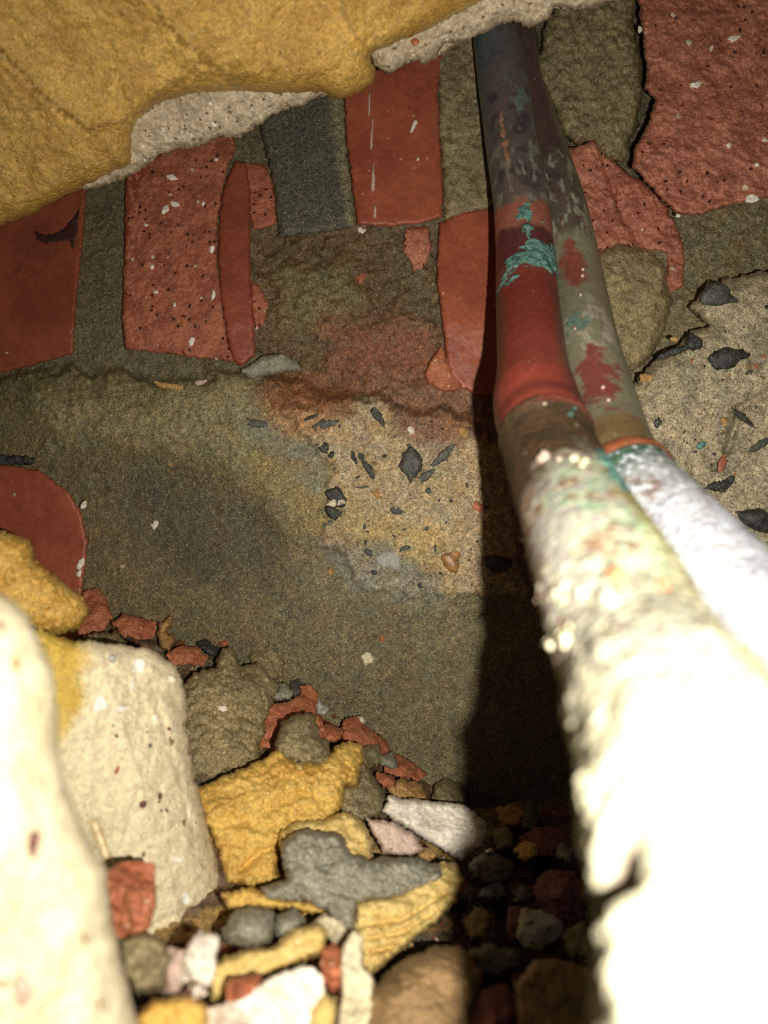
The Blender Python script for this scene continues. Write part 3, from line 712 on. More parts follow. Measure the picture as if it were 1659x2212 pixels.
# --- along the foot of the wall, left to right
R = [
 ('brick_fragment', [(180, 1275), (215, 1270), (235, 1300), (245, 1335), (215, 1372), (165, 1375), (170, 1320)], 'brick_bit', 'rough red brick fragment tucked behind the yellow lump', 0.020, {}),
 ('brick_fragment', [(240, 1345), (268, 1325), (298, 1332), (340, 1345), (334, 1378), (300, 1385), (262, 1372)], 'brick_bit', 'red brick fragment between the yellow lump and the wall foot', 0.020, {}),
 ('mortar_lump', [(175, 1372), (250, 1362), (275, 1390), (270, 1405), (190, 1400)], 'mortar', 'flat olive mortar scrap on top of the long cream stone', 0.030, dict(step=5)),
 ('mortar_lump', [(345, 1345), (368, 1330), (372, 1348), (360, 1366), (378, 1382), (365, 1405), (345, 1398), (340, 1370)], 'ochre', 'knobbly ochre crumb above the long cream stone', 0.022, dict(step=4)),
 ('brick_fragment', [(358, 1410), (390, 1395), (430, 1398), (450, 1420), (440, 1440), (400, 1436), (372, 1442)], 'brick_bit', 'red brick crumb by the small black clinker', 0.018, dict(step=4)),
 ('clinker', [(424, 1388), (445, 1380), (462, 1392), (476, 1400), (470, 1420), (448, 1416)], 'black', 'small black clinker by the wall foot', 0.014, dict(step=4)),
 ('mortar_lump', [(468, 1385), (500, 1365), (530, 1362), (560, 1385), (575, 1420), (545, 1440), (510, 1425), (480, 1410)], 'mortar', 'thin olive mortar flake against the wall foot', 0.012, dict(step=5)),
 ('brick_fragment', [(470, 1388), (488, 1372), (500, 1392), (484, 1402)], 'brick_bit', 'tiny red chip on the tip of the brown mortar lump', 0.020, dict(step=4)),
 ('mortar_lump', [(392, 1482), (425, 1450), (470, 1440), (480, 1400), (505, 1398), (522, 1440), (560, 1432), (602, 1482), (584, 1530), (568, 1590), (560, 1652), (505, 1672), (420, 1692), (400, 1692), (385, 1600)], 'mortar_brown', 'big brown sandy mortar lump right of the long cream stone', 0.014, dict(bulge=0.012, edge=60, rough=0.003, thick=0.02, crumbly=0.0016, billow=True, rscale=170)),
 ('mortar_lump', [(540, 1412), (560, 1398), (600, 1404), (618, 1425), (612, 1462), (585, 1478), (552, 1462), (540, 1440)], 'mortar_brown', 'smaller olive brown lump above the big brown one', 0.022, dict(bulge=0.008, edge=28, step=5, billow=True)),
 ('brick_fragment', [(614, 1432), (632, 1420), (646, 1430), (650, 1458), (635, 1472), (612, 1460)], 'brick_bit', 'square red chip right of the smaller olive brown lump', 0.018, dict(step=4)),
 ('brick_fragment', [(524, 1442), (540, 1440), (564, 1462), (560, 1476), (538, 1462)], 'brick_bit', 'narrow red chip between the two brown lumps', 0.030, dict(step=4)),
 ('mortar_lump', [(580, 1478), (612, 1470), (634, 1490), (632, 1510), (596, 1516), (576, 1500)], 'mortar_grey', 'grey mortar crumb beside the dark blue chip', 0.018, dict(step=4)),
 ('slate_chip', [(624, 1472), (642, 1466), (658, 1486), (654, 1508), (634, 1508)], 'slate', 'dark blue grey chip at the wall foot', 0.018, dict(step=4)),
 ('brick_fragment', [(572, 1524), (620, 1514), (650, 1500), (648, 1480), (668, 1476), (690, 1494), (682, 1530), (700, 1566), (712, 1600), (690, 1640), (640, 1640), (556, 1626), (562, 1560)], 'brick_bit', 'flat red brick piece behind the heart shaped grey lump', 0.014, dict(thick=0.01, ragged=4)),
 ('stone_chip', [(672, 1512), (690, 1508), (710, 1530), (700, 1548), (686, 1540)], 'bluegrey', 'pale grey chip beside the flat red brick piece', 0.020, dict(step=4)),
 ('brick_fragment', [(690, 1572), (718, 1562), (740, 1580), (738, 1600), (705, 1604)], 'brick_bit', 'pinkish red crumb between flat red piece and long red splinter', 0.018, dict(step=4)),
 ('brick_fragment', [(738, 1570), (745, 1552), (768, 1545), (800, 1572), (838, 1600), (846, 1622), (820, 1640), (790, 1626), (745, 1604)], 'brick_bit', 'long red brick splinter leaning on the wall foot', 0.022, dict(step=5, bulge=0.007, edge=26)),
 ('lime_chip', [(770, 1548), (782, 1546), (792, 1560), (782, 1566)], 'white', 'white chip on the tip of the long red splinter', 0.034, dict(step=3)),
 ('mortar_lump', [(780, 1612), (815, 1608), (830, 1640), (800, 1664), (776, 1650)], 'mortar', 'grey brown crumb between the red splinters', 0.020, dict(step=5)),
 ('brick_fragment', [(828, 1628), (862, 1630), (900, 1650), (922, 1672), (905, 1686), (860, 1680), (830, 1668)], 'brick_bit', 'red brick fragment at the end of the line of splinters', 0.018, dict(step=5, bulge=0.006, edge=22)),
 ('mortar_lump', [(820, 1632), (850, 1622), (862, 1645), (848, 1662), (822, 1656)], 'mortar_grey', 'small grey crumb on the end red fragment', 0.026, dict(step=4)),
 ('brick_fragment', [(812, 1668), (850, 1676), (860, 1696), (830, 1702), (815, 1690)], 'brick_bit', 'red crumb above the white lime chip', 0.020, dict(step=4)),
 ('mortar_lump', [(832, 1694), (870, 1680), (908, 1690), (924, 1722), (890, 1740), (845, 1732)], 'ochre', 'ochre crumb above the white lime chip', 0.014, dict(step=5)),
 ('mortar_lump', [(935, 1700), (955, 1680), (1000, 1690), (1010, 1730), (960, 1745), (932, 1730)], 'mortar', 'grey brown lump at the edge of the pipe shadow', 0.012, dict(step=5, bulge=0.008, edge=26)),
 # --- middle of the heap
 ('mortar_slab', [(418, 1704), (500, 1670), (570, 1640), (600, 1612), (640, 1650), (700, 1648), (735, 1604), (782, 1607), (786, 1640), (772, 1692), (745, 1694), (738, 1740), (705, 1782), (624, 1792), (602, 1840), (604, 1900), (562, 1922), (490, 1906), (476, 1850), (440, 1772)], 'yellow', 'broad bright yellow mortar slab in the middle of the heap', 0.018, dict(bulge=0.006, edge=40, rough=0.0026, thick=0.03, grooves=[([(440, 1790), (560, 1760), (640, 1720)], 14, 0.003), ([(520, 1880), (560, 1840), (600, 1830)], 8, 0.003)], ridge=[([(470, 1760), (600, 1710), (720, 1660)], 60, 0.004)])),
 ('mortar_lump', [(592, 1612), (600, 1582), (622, 1553), (650, 1540), (682, 1548), (690, 1590), (716, 1622), (716, 1650), (680, 1654), (640, 1650), (602, 1638)], 'mortar', 'heart shaped grey mortar lump sitting on the yellow slab', 0.044, dict(bulge=0.010, edge=26, step=5, rough=0.0018, billow=True, thick=0.02)),
 ('mortar_lump', [(636, 1650), (650, 1645), (660, 1656), (650, 1668), (638, 1662)], 'yellow_pale', 'little yellow crumb under the heart shaped grey lump', 0.044, dict(step=3)),
 ('mortar_lump', [(782, 1640), (812, 1682), (833, 1722), (822, 1762), (782, 1778), (742, 1760), (728, 1740), (742, 1700), (770, 1690)], 'mortar', 'dark grey mortar lump between yellow slab and white lime chip', 0.022, dict(bulge=0.010, edge=40, step=5, rough=0.0016)),
 ('mortar_slab', [(600, 1800), (640, 1775), (700, 1768), (745, 1752), (785, 1770), (806, 1820), (804, 1868), (770, 1880), (640, 1880), (605, 1850)], 'yellow_pale', 'pale yellow mortar piece capped by the grey mortar', 0.020, dict(bulge=0.008, edge=40, rough=0.0024, thick=0.025)),
 ('mortar_slab', [(768, 1946), (860, 1930), (930, 1890), (960, 1862), (990, 1868), (1004, 1900), (985, 1950), (930, 2002), (870, 2052), (800, 2112), (776, 2084), (764, 2010)], 'yellow_pale', 'layered yellow mortar block at the edge of the pipe shadow', 0.022, dict(bulge=0.010, edge=36, rough=0.0022, thick=0.03, grooves=[([(770, 2000), (870, 1985), (960, 1930)], 6, 0.003), ([(775, 2030), (870, 2015), (950, 1960)], 5, 0.003), ([(780, 2060), (850, 2045)], 5, 0.003)])),
 ('mortar_slab', [(604, 1824), (650, 1790), (732, 1800), (756, 1840), (790, 1860), (880, 1850), (950, 1868), (962, 1895), (900, 1926), (840, 1942), (775, 1950), (765, 2004), (745, 2014), (700, 1966), (650, 1945), (570, 1945), (565, 1915), (620, 1900), (612, 1865)], 'mortar_grey', 'blue grey mortar slab spread over the yellow pieces', 0.030, dict(bulge=0.008, edge=34, rough=0.0022, thick=0.02, step=5, ragged=7, grooves=[([(700, 1920), (740, 1930), (790, 1940)], 6, 0.002), ([(690, 1865), (720, 1862)], 4, 0.002)])),
 ('lime_chip', [(822, 1752), (840, 1720), (930, 1730), (1000, 1736), (1052, 1776), (1046, 1822), (1004, 1864), (958, 1840), (900, 1802), (856, 1776)], 'white', 'large white lime chip tilted at the edge of the pipe shadow', 0.030, dict(facets=0, bulge=0.006, edge=24, step=5, rough=0.0014, ridge=[([(870, 1775), (950, 1800), (1010, 1830)], 40, 0.003)], thick=0.012)),
 ('lime_chip', [(788, 1766), (850, 1774), (895, 1800), (916, 1834), (884, 1852), (832, 1842), (812, 1812)], 'pinkish', 'pinkish lime chip under the large white one', 0.028, dict(facets=0, bulge=0.004, edge=20, step=5, rough=0.0010, thick=0.012)),
 ('mortar_lump', [(905, 1838), (930, 1828), (945, 1846), (930, 1862), (908, 1858)], 'ochre', 'ochre crumb under the large white lime chip', 0.024, dict(step=4)),
 # --- bottom of the picture
 ('brick_fragment', [(225, 1880), (265, 1862), (300, 1858), (336, 1866), (336, 1960), (322, 2004), (280, 2042), (236, 2040)], 'brick_bit', 'squarish red brick fragment wedged against the long cream stone', 0.052, dict(bulge=0.008, edge=30, rough=0.0018, k=0.3)),
 ('mortar_lump', [(255, 2030), (300, 2012), (350, 2024), (372, 2070), (360, 2140), (300, 2150), (260, 2110)], 'mortar', 'grey brown mortar lump below the squarish red fragment', 0.042, dict(bulge=0.010, edge=36)),
 ('brick_fragment', [(340, 2070), (370, 2044), (402, 2050), (400, 2130), (370, 2152), (335, 2140)], 'pinkish', 'pinkish brick piece next to the small cream chip', 0.040, dict(bulge=0.006, edge=24)),
 ('pale_stone', [(385, 2122), (402, 2040), (430, 2014), (472, 2018), (470, 2090), (455, 2132), (420, 2140)], 'white', 'small cream chip at the lower end of the long cream stone', 0.046, dict(bulge=0.006, edge=22, thick=0.02)),
 ('lime_chip', [(408, 2128), (440, 2120), (446, 2150), (415, 2158)], 'white', 'bright white fleck below the small cream chip', 0.054, dict(step=4)),
 ('mortar_lump', [(476, 2014), (500, 1968), (550, 1958), (590, 1972), (594, 2020), (560, 2050), (510, 2046), (482, 2034)], 'mortar_grey', 'rounded grey mortar lump at the lower tip of the long cream stone', 0.030, dict(bulge=0.012, edge=40, step=5, rough=0.0018)),
 ('mortar_lump', [(585, 2010), (600, 1972), (640, 1962), (664, 1985), (650, 2010), (612, 2030)], 'mortar_grey', 'smaller grey mortar lump next to the rounded grey one', 0.030, dict(bulge=0.010, edge=30, step=5)),
 ('mortar_lump', [(476, 1930), (540, 1918), (620, 1945), (690, 1950), (700, 1975), (620, 1965), (560, 1960), (490, 1965)], 'yellow', 'thin yellow mortar strip above the grey lumps', 0.020, dict(bulge=0.005, edge=22, step=5)),
 ('mortar_slab', [(448, 2100), (480, 2066), (560, 2046), (580, 2048), (640, 2004), (692, 1994), (712, 2022), (694, 2062), (620, 2088), (560, 2112), (505, 2150), (452, 2166)], 'yellow_pale', 'long yellow mortar slab near the bottom edge', 0.034, dict(bulge=0.008, edge=34, rough=0.0012, thick=0.02)),
 ('pale_stone', [(660, 2010), (700, 1972), (742, 1990), (760, 2040), (742, 2060), (715, 2030)], 'pale', 'cream stone tip showing under the blue grey slab', 0.032, dict(bulge=0.006, edge=24, step=5)),
 ('brick_fragment', [(690, 2048), (720, 2036), (742, 2052), (740, 2128), (715, 2146), (692, 2112)], 'brick_bit', 'red brick piece between the bottom cream stones', 0.040, dict(bulge=0.006, edge=22, step=5)),
 ('pale_stone', [(738, 2052), (765, 2010), (782, 2020), (782, 2085), (806, 2110), (812, 2280), (722, 2280), (735, 2150)], 'pale', 'upright cream stone left of the brown block at the bottom', 0.038, dict(bulge=0.008, edge=30, thick=0.03)),
 ('brick_fragment', [(488, 2150), (500, 2110), (530, 2112), (566, 2100), (560, 2136), (520, 2168), (492, 2172)], 'brick_bit', 'red brick splinter on the big cream stone at the bottom', 0.052, dict(bulge=0.005, edge=20, step=5)),
 ('pale_stone', [(430, 2184), (520, 2156), (600, 2102), (660, 2084), (694, 2102), (704, 2150), (690, 2300), (430, 2300)], 'white', 'big cream stone cut by the bottom edge of the picture', 0.044, dict(bulge=0.010, edge=50, thick=0.03)),
 ('mortar_slab', [(290, 2200), (330, 2156), (400, 2150), (450, 2172), (440, 2290), (300, 2290)], 'yellow', 'yellow mortar piece at the bottom beside the nearest stone', 0.046, dict(bulge=0.008, edge=36)),
 ('mortar_slab', [(668, 2180), (700, 2140), (728, 2160), (722, 2280), (660, 2280)], 'yellow_pale', 'yellow mortar wedge between the bottom cream stones', 0.042, dict(bulge=0.006, edge=26)),
 ('mortar_block', [(786, 2150), (870, 2074), (945, 2040), (1002, 2050), (1042, 2100), (1034, 2180), (1010, 2300), (790, 2300)], 'tan', 'big brown mortar block half in the pipe shadow at the bottom', 0.030, dict(bulge=0.014, edge=60, rough=0.002, thick=0.035)),
 # --- in the shade of the pipe
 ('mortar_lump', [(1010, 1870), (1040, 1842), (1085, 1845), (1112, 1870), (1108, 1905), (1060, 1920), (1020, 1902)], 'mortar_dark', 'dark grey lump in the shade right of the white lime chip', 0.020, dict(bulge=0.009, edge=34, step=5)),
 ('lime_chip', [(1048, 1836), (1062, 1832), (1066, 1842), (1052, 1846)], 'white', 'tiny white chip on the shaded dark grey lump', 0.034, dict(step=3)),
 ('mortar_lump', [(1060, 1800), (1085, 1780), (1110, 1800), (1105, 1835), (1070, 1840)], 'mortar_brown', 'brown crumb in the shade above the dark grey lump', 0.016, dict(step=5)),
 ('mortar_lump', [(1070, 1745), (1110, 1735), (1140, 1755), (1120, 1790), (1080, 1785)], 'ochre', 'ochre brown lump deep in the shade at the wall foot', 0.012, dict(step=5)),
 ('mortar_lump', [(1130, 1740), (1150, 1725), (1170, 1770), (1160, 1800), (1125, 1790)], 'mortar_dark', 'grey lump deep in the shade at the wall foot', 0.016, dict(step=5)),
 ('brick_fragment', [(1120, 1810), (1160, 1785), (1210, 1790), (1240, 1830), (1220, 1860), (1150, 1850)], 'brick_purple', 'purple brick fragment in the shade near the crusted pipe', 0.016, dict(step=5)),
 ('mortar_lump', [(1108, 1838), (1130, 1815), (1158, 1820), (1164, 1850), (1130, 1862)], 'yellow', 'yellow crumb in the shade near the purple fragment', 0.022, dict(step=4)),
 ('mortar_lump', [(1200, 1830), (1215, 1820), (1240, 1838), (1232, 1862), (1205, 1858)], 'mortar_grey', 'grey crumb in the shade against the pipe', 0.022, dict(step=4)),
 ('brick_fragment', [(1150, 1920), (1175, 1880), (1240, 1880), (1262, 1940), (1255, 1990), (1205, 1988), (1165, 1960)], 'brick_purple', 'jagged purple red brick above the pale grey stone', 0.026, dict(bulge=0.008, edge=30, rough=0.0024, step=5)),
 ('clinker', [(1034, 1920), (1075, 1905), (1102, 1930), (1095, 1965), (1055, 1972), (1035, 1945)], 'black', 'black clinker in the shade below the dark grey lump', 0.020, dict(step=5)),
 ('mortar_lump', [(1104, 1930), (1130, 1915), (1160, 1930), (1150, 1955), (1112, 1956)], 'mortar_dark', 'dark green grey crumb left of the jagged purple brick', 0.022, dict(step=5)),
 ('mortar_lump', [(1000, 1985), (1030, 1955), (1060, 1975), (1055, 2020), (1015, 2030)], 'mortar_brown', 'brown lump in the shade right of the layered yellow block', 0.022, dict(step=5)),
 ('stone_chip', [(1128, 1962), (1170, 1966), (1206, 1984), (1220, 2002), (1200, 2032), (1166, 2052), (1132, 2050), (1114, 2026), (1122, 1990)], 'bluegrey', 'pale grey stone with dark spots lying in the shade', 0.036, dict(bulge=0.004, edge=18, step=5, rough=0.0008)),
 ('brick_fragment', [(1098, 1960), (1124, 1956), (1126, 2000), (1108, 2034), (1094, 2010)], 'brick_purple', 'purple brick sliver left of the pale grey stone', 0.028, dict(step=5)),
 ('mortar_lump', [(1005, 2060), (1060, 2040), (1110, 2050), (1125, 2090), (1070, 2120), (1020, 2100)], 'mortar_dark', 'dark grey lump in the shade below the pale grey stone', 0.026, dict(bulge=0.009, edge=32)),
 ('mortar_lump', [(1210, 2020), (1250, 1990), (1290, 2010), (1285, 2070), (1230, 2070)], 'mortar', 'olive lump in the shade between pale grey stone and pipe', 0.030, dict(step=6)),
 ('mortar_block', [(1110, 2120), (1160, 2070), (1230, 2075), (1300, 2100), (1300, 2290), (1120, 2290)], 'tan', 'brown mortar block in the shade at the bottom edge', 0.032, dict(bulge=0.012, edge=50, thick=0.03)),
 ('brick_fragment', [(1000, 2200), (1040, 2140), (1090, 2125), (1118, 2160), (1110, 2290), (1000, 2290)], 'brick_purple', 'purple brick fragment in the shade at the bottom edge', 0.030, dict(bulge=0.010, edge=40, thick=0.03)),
]
CATS = {'brick_fragment': 'brick piece', 'mortar_lump': 'mortar', 'mortar_slab': 'mortar', 'mortar_block': 'mortar', 'lime_chip': 'chip', 'stone_chip': 'stone', 'slate_chip': 'chip', 'clinker': 'clinker', 'pale_stone': 'stone'}
for (nm, ol, mt, lb, lift, kw) in R:
    kw = dict(kw)
    kk = kw.pop('k', 0.25 if mt in ('white', 'pinkish', 'pale', 'bluegrey') else 0.5)
    if nm in ('brick_fragment', 'lime_chip', 'stone_chip', 'slate_chip', 'clinker', 'pale_stone'): kw.setdefault('facets', 6)
    if nm.startswith('mortar'): kw.setdefault('crumbly', 0.0012)
    if nm == 'brick_fragment': kw.setdefault('crumbly', 0.0006)
    kw['step'] = min(kw.get('step', 4), 4)
    if 'rounded' not in lb and 'heart' not in lb and 'big brown' not in lb: kw['edge'] = min(kw.get('edge', 14), 15)
    kw.setdefault('bulge', 0.005); kw.setdefault('edge', 18); kw.setdefault('rough', 0.0014); kw.setdefault('rscale', 170); kw['ragged'] = max(kw.get('ragged', 0), 8 if nm.startswith('mortar') else 5) if kw['step'] >= 4 else 2
    rub(nm, ol, mt, lb, CATS[nm], lift=lift, k=kk, **kw)

for o_ in [o for o in bpy.data.objects if o.get('label', '').startswith('big brown sandy')]:
    stick(o_, [(481, 1533, 8, 9, 0, 'white'), (544, 1540, 6, 7, 0, 'tan')])
for o_ in [o for o in bpy.data.objects if o.get('label', '').startswith('pale grey stone with dark')]:
    stick(o_, [(1146, 1994, 8, 6, -20, 'slate'), (1186, 2008, 8, 3, -25, 'slate'), (1150, 2036, 7, 3, -10, 'slate')])
# ------------------------------------------------------------------ overhanging broken masonry at the top
BL = [(-320, 560), (-60, 500), (0, 486), (60, 466), (92, 450), (150, 416), (178, 404), (286, 352), (284, 272), (340, 222), (420, 202), (520, 196), (600, 202), (700, 196), (738, 214), (772, 204), (802, 184), (808, 150), (800, 118), (860, 92), (950, 50), (1040, 4), (1160, -60), (1250, -330), (-320, -330)]
def over(x, y):
    # the soffit leans: its lower lip lies deeper in the hole, its upper part comes towards the lens
    lip = np.interp(x, [-320, 0, 300, 700, 1000, 1350], [560, 486, 370, 210, 60, -40])
    return 0.338 - 0.00015 * np.clip(lip - y, -200, 520) - 0.00005 * (x - 500)
block = empty('broken_masonry', at(400, 300, 0.33), 'overhanging broken edge of yellow mortar and pale stone across the top', 'masonry')
o = lump('mortar_coat', BL, 'yellow_dark', over, block, thick=0.05, bulge=0.010, edge=50, rough=0.0016, rscale=120, ragged=5, step=7, taper=1.0,
     crumbly=0.0014, grooves=[([(-40, 80), (40, 150), (90, 205), (175, 272)], 4, 0.003), ([(310, -30), (350, 50), (425, 115)], 4, 0.002)],
     steps=[([(-60, 60), (40, 150), (90, 205), (175, 272), (262, 262), (300, 235)], 0.011, 80), ([(310, -40), (350, 50), (425, 115), (470, 150)], 0.008, 110), ([(725, -40), (745, 40), (780, 100), (806, 112)], 0.008, 60)],
     ridge=[([(450, 60), (560, 130), (700, 150)], 110, 0.006)])
o['label'] = 'rough yellow mortar coat with cracks'
o = lump('stone_edge', [(150, 380), (290, 240), (430, 170), (700, 170), (712, 200), (690, 204), (655, 226), (602, 240), (562, 264), (520, 292), (470, 298), (432, 316), (366, 324), (340, 338), (288, 374), (212, 402), (180, 410)], 'pale_under',
     lambda x, y: over(x, y) + 0.006, block, thick=0.04, bulge=0.004, edge=22, rough=0.0012, rscale=260, ragged=8, step=4, crumbly=0.0014, taper=1.0)
o['label'] = 'pale broken stone edge under the left half'
o = lump('stone_edge', [(790, 90), (950, 20), (1100, -60), (1420, -160), (1400, -30), (1330, 2), (1242, 22), (1200, 10), (1176, 50), (1132, 54), (1108, 46), (1062, 58), (1012, 84), (952, 98), (940, 128), (912, 136), (882, 130), (850, 156), (812, 148)], 'pale_under',
     lambda x, y: over(x, y) + 0.006, block, thick=0.04, bulge=0.005, edge=26, rough=0.0016, rscale=240, ragged=9, step=4, crumbly=0.0014, taper=1.0)
o['label'] = 'pale broken stone edge over the pipes'
fl = lump('brick_fleck', blob(897, 90, 10, 8, 0.2), 'brick_bit', float(over(897, 90)) - 0.001, block, thick=0.006, bulge=0.001, edge=5, rough=0.0003, ragged=1, step=3)

# ------------------------------------------------------------------ copper pipes
def catmull(P, n):
    P = np.asarray(P, float)
    Q = np.concatenate([2 * P[:1] - P[1:2], P, 2 * P[-1:] - P[-2:-1]])
    out = []
    for k in range(len(P) - 1):
        p0, p1, p2_, p3 = Q[k], Q[k + 1], Q[k + 2], Q[k + 3]
        t = np.linspace(0, 1, n, endpoint=False)[:, None]
        out.append(0.5 * (2 * p1 + (p2_ - p0) * t + (2 * p0 - 5 * p1 + 4 * p2_ - p3) * t ** 2 + (3 * p1 - p0 - 3 * p2_ + p3) * t ** 3))
    out.append(P[-1:])
    return np.concatenate(out)

class Pipe:
    """a bent tube; rows: picture x, picture y, distance, radius"""
    def __init__(self, rows, per=40, nth=96):
        R_ = catmull(rows, per)
        C = at(R_[:, 0], R_[:, 1], R_[:, 2])
        # smooth centre line
        for _ in range(12):
            C[1:-1] = 0.25 * C[:-2] + 0.5 * C[1:-1] + 0.25 * C[2:]
        self.y = R_[:, 1]; self.C = C; self.r = R_[:, 3]; self.nth = nth
        T = np.gradient(C, axis=0); T /= np.linalg.norm(T, axis=1)[:, None]
        toward = np.array([0, 0, CAM_Z]) - C
        a = toward - (toward * T).sum(1)[:, None] * T; a /= np.linalg.norm(a, axis=1)[:, None]
        self.A = a; self.B = np.cross(T, a)            # A faces the lens, B to the side
        fr = C + a * self.r[:, None]
        self.yc = self.y
        self.y = np.maximum.accumulate(1106 - (fr[:, 2] - CAM_Z) / fr[:, 1] * F)
    def grid(self, i0, i1):
        th = np.linspace(-math.pi, math.pi, self.nth, endpoint=False)
        I = np.arange(i0, i1)
        TH, II = np.meshgrid(th, I)
        return TH, II
    def surf(self, TH, II, dr):
        C = self.C[II]; A = self.A[II]; B = self.B[II]
        rr = (self.r[II] + dr)[..., None]
        return C + rr * (np.cos(TH)[..., None] * A + np.sin(TH)[..., None] * B)
    def rows(self, y0, y1):
        k = np.where((self.y >= y0) & (self.y <= y1))[0]
        return k[0], k[-1] + 1

def tube_part(name, pipe, y0, y1, mat, parent, colorf, dispf=None, cap=True):
    i0, i1 = pipe.rows(y0, y1)
    TH, II = pipe.grid(i0, i1)
    S0 = pipe.surf(TH, II, np.zeros(TH.shape))
    yy = pipe.y[II]
    dr = dispf(S0, TH, yy) if dispf is not None else np.zeros(TH.shape)
    V = pipe.surf(TH, II, dr)
    # picture-side angle: positive is the right-hand side
    u = np.sin(TH) * np.sign((pipe.B[II] * np.array([1.0, 0, 0])).sum(-1))
    col = colorf(S0, u, yy)
    n, m = TH.shape
    idx = np.arange(n * m).reshape(n, m)
    nx_ = np.roll(idx, -1, 1)
    Q = np.stack([idx[:-1], idx[1:], nx_[1:], nx_[:-1]], -1).reshape(-1, 4)
    return mesh_obj(name, V.reshape(-1, 3), Q[:, ::-1].copy(), mat, parent, col.reshape(-1, 3).clip(0.005, 0.95))

def crust_part(name, pipe, y0, y1, maskf, thick, mat, parent):
    """a raised crust: only the cells of the tube where the mask is positive"""
    i0, i1 = pipe.rows(y0, y1)
    TH, II = pipe.grid(i0, i1)
    S0 = pipe.surf(TH, II, np.zeros(TH.shape))
    u = np.sin(TH) * np.sign((pipe.B[II] * np.array([1.0, 0, 0])).sum(-1))
    mk = maskf(S0, u, pipe.y[II], np.cos(TH))
    dr = thick * np.clip(mk * 5, -0.3, 1) * (0.75 + 0.6 * fbm(S0 * 500, 3))
    V = pipe.surf(TH, II, dr)
    n, m = TH.shape
    idx = np.arange(n * m).reshape(n, m)
    nx_ = np.roll(idx, -1, 1)
    ok = (np.maximum(mk[:-1], mk[1:]) > 0)
    Q = np.stack([nx_[:-1], nx_[1:], idx[1:], idx[:-1]], -1)[ok]
    if len(Q) == 0: return None
    us, inv = np.unique(Q.ravel(), return_inverse=True)
    return mesh_obj(name, V.reshape(-1, 3)[us], inv.reshape(-1, 4), mat, parent)

def blend(c, m, color):
    m = np.clip(m, 0, 1)[..., None]
    return c * (1 - m) + lin(color) * m
def band(y, a, b, soft=12): return sstep(a - soft, a + soft, y) * (1 - sstep(b - soft, b + soft, y))

rA = 0.014; rC = 0.0155
A_rows = [(1052, -260, .462, rA), (1062, -60, .445, rA), (1077, 100, .428, rA), (1104, 300, .402, rA), (1127, 450, .375, rA), (1136, 600, .350, rA),
          (1143, 700, .322, rA), (1151, 800, .292, rA), (1158, 870, .270, rC), (1176, 930, .254, rC), (1197, 1000, .238, rC), (1240, 1100, .207, rC),
          (1309, 1250, .166, rC), (1372, 1400, .143, rC), (1424, 1500, .128, .0145), (1515, 1700, .104, .0135), (1606, 1900, .0885, .0135), (1735, 2212, .0715, .0135), (1890, 2600, .059, .0135), (2060, 3000, .050, .0135)]
B_rows = [(1085, -260, .490, rA), (1098, -60, .476, rA), (1112, 100, .460, rA), (1140, 220, .446, rA), (1162, 300, .432, rA), (1209, 450, .400, rA), (1241, 600, .3735, rA),
          (1267, 750, .329, rA), (1307, 900, .2915, rA), (1329, 975, .2685, rA), (1362, 1050, .249, rC), (1475, 1170, .225, rC), (1576, 1280, .202, rC), (1720, 1440, .172, rC), (1900, 1640, .145, rC), (2300, 2080, .110, rC)]
for rows in (A_rows, B_rows):
    for k in range(len(rows)): rows[k] = tuple(float(v) for v in rows[k])
PA = Pipe(A_rows, per=60, nth=128); PB = Pipe(B_rows, per=60, nth=128)

def colA(P, u, y):
    n = fbm(P * 90, 4); n2 = fbm(P * np.array([260, 80, 80]) + 7, 4); n3 = fbm(P * 260 + 3, 4)
    c = np.zeros(P.shape) + lin((112, 99, 92))
    c = blend(c, sstep(0.0, 0.3, n), (82, 70, 70))
    c = blend(c, sstep(0.5, 0.9, -u) * band(y, -300, 430, 40) * 0.8, (82, 112, 104))
    c = blend(c, band(y, -300, 120, 30) * (0.35 - 0.45 * u), (92, 114, 110))
    c = blend(c, sstep(0.05, 0.2, n2) * band(y, 150, 430) * sstep(-0.1, 0.3, u), (118, 132, 116))
    c = blend(c, sstep(0.0, 0.1, n3 + 0.14 - 3 * np.abs(u + 0.25)) * band(y, 240, 345), (196, 136, 106))
    c = blend(c, sstep(0.05, 0.25, n2) * band(y, 300, 430) * 0.6, (160, 150, 130))
    c = blend(c, band(y + 30 * n, 424, 480, 10), (168, 102, 84))
    c = blend(c, band(y + 30 * n, 478, 560, 10), (98, 50, 52))
    c = blend(c, band(y + 24 * n, 572, 900, 14), (172, 78, 62))
    c = blend(c, band(y, 560, 720, 60) * 0.75, (128, 52, 46))
    c = blend(c, band(y, 826, 846, 8) * 0.7, (104, 46, 40))
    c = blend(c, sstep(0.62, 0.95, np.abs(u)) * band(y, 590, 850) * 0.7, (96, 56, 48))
    c = blend(c, sstep(0.46, 0.52, n3) * band(y, 600, 850) * 0.6, (210, 160, 140))
    return c
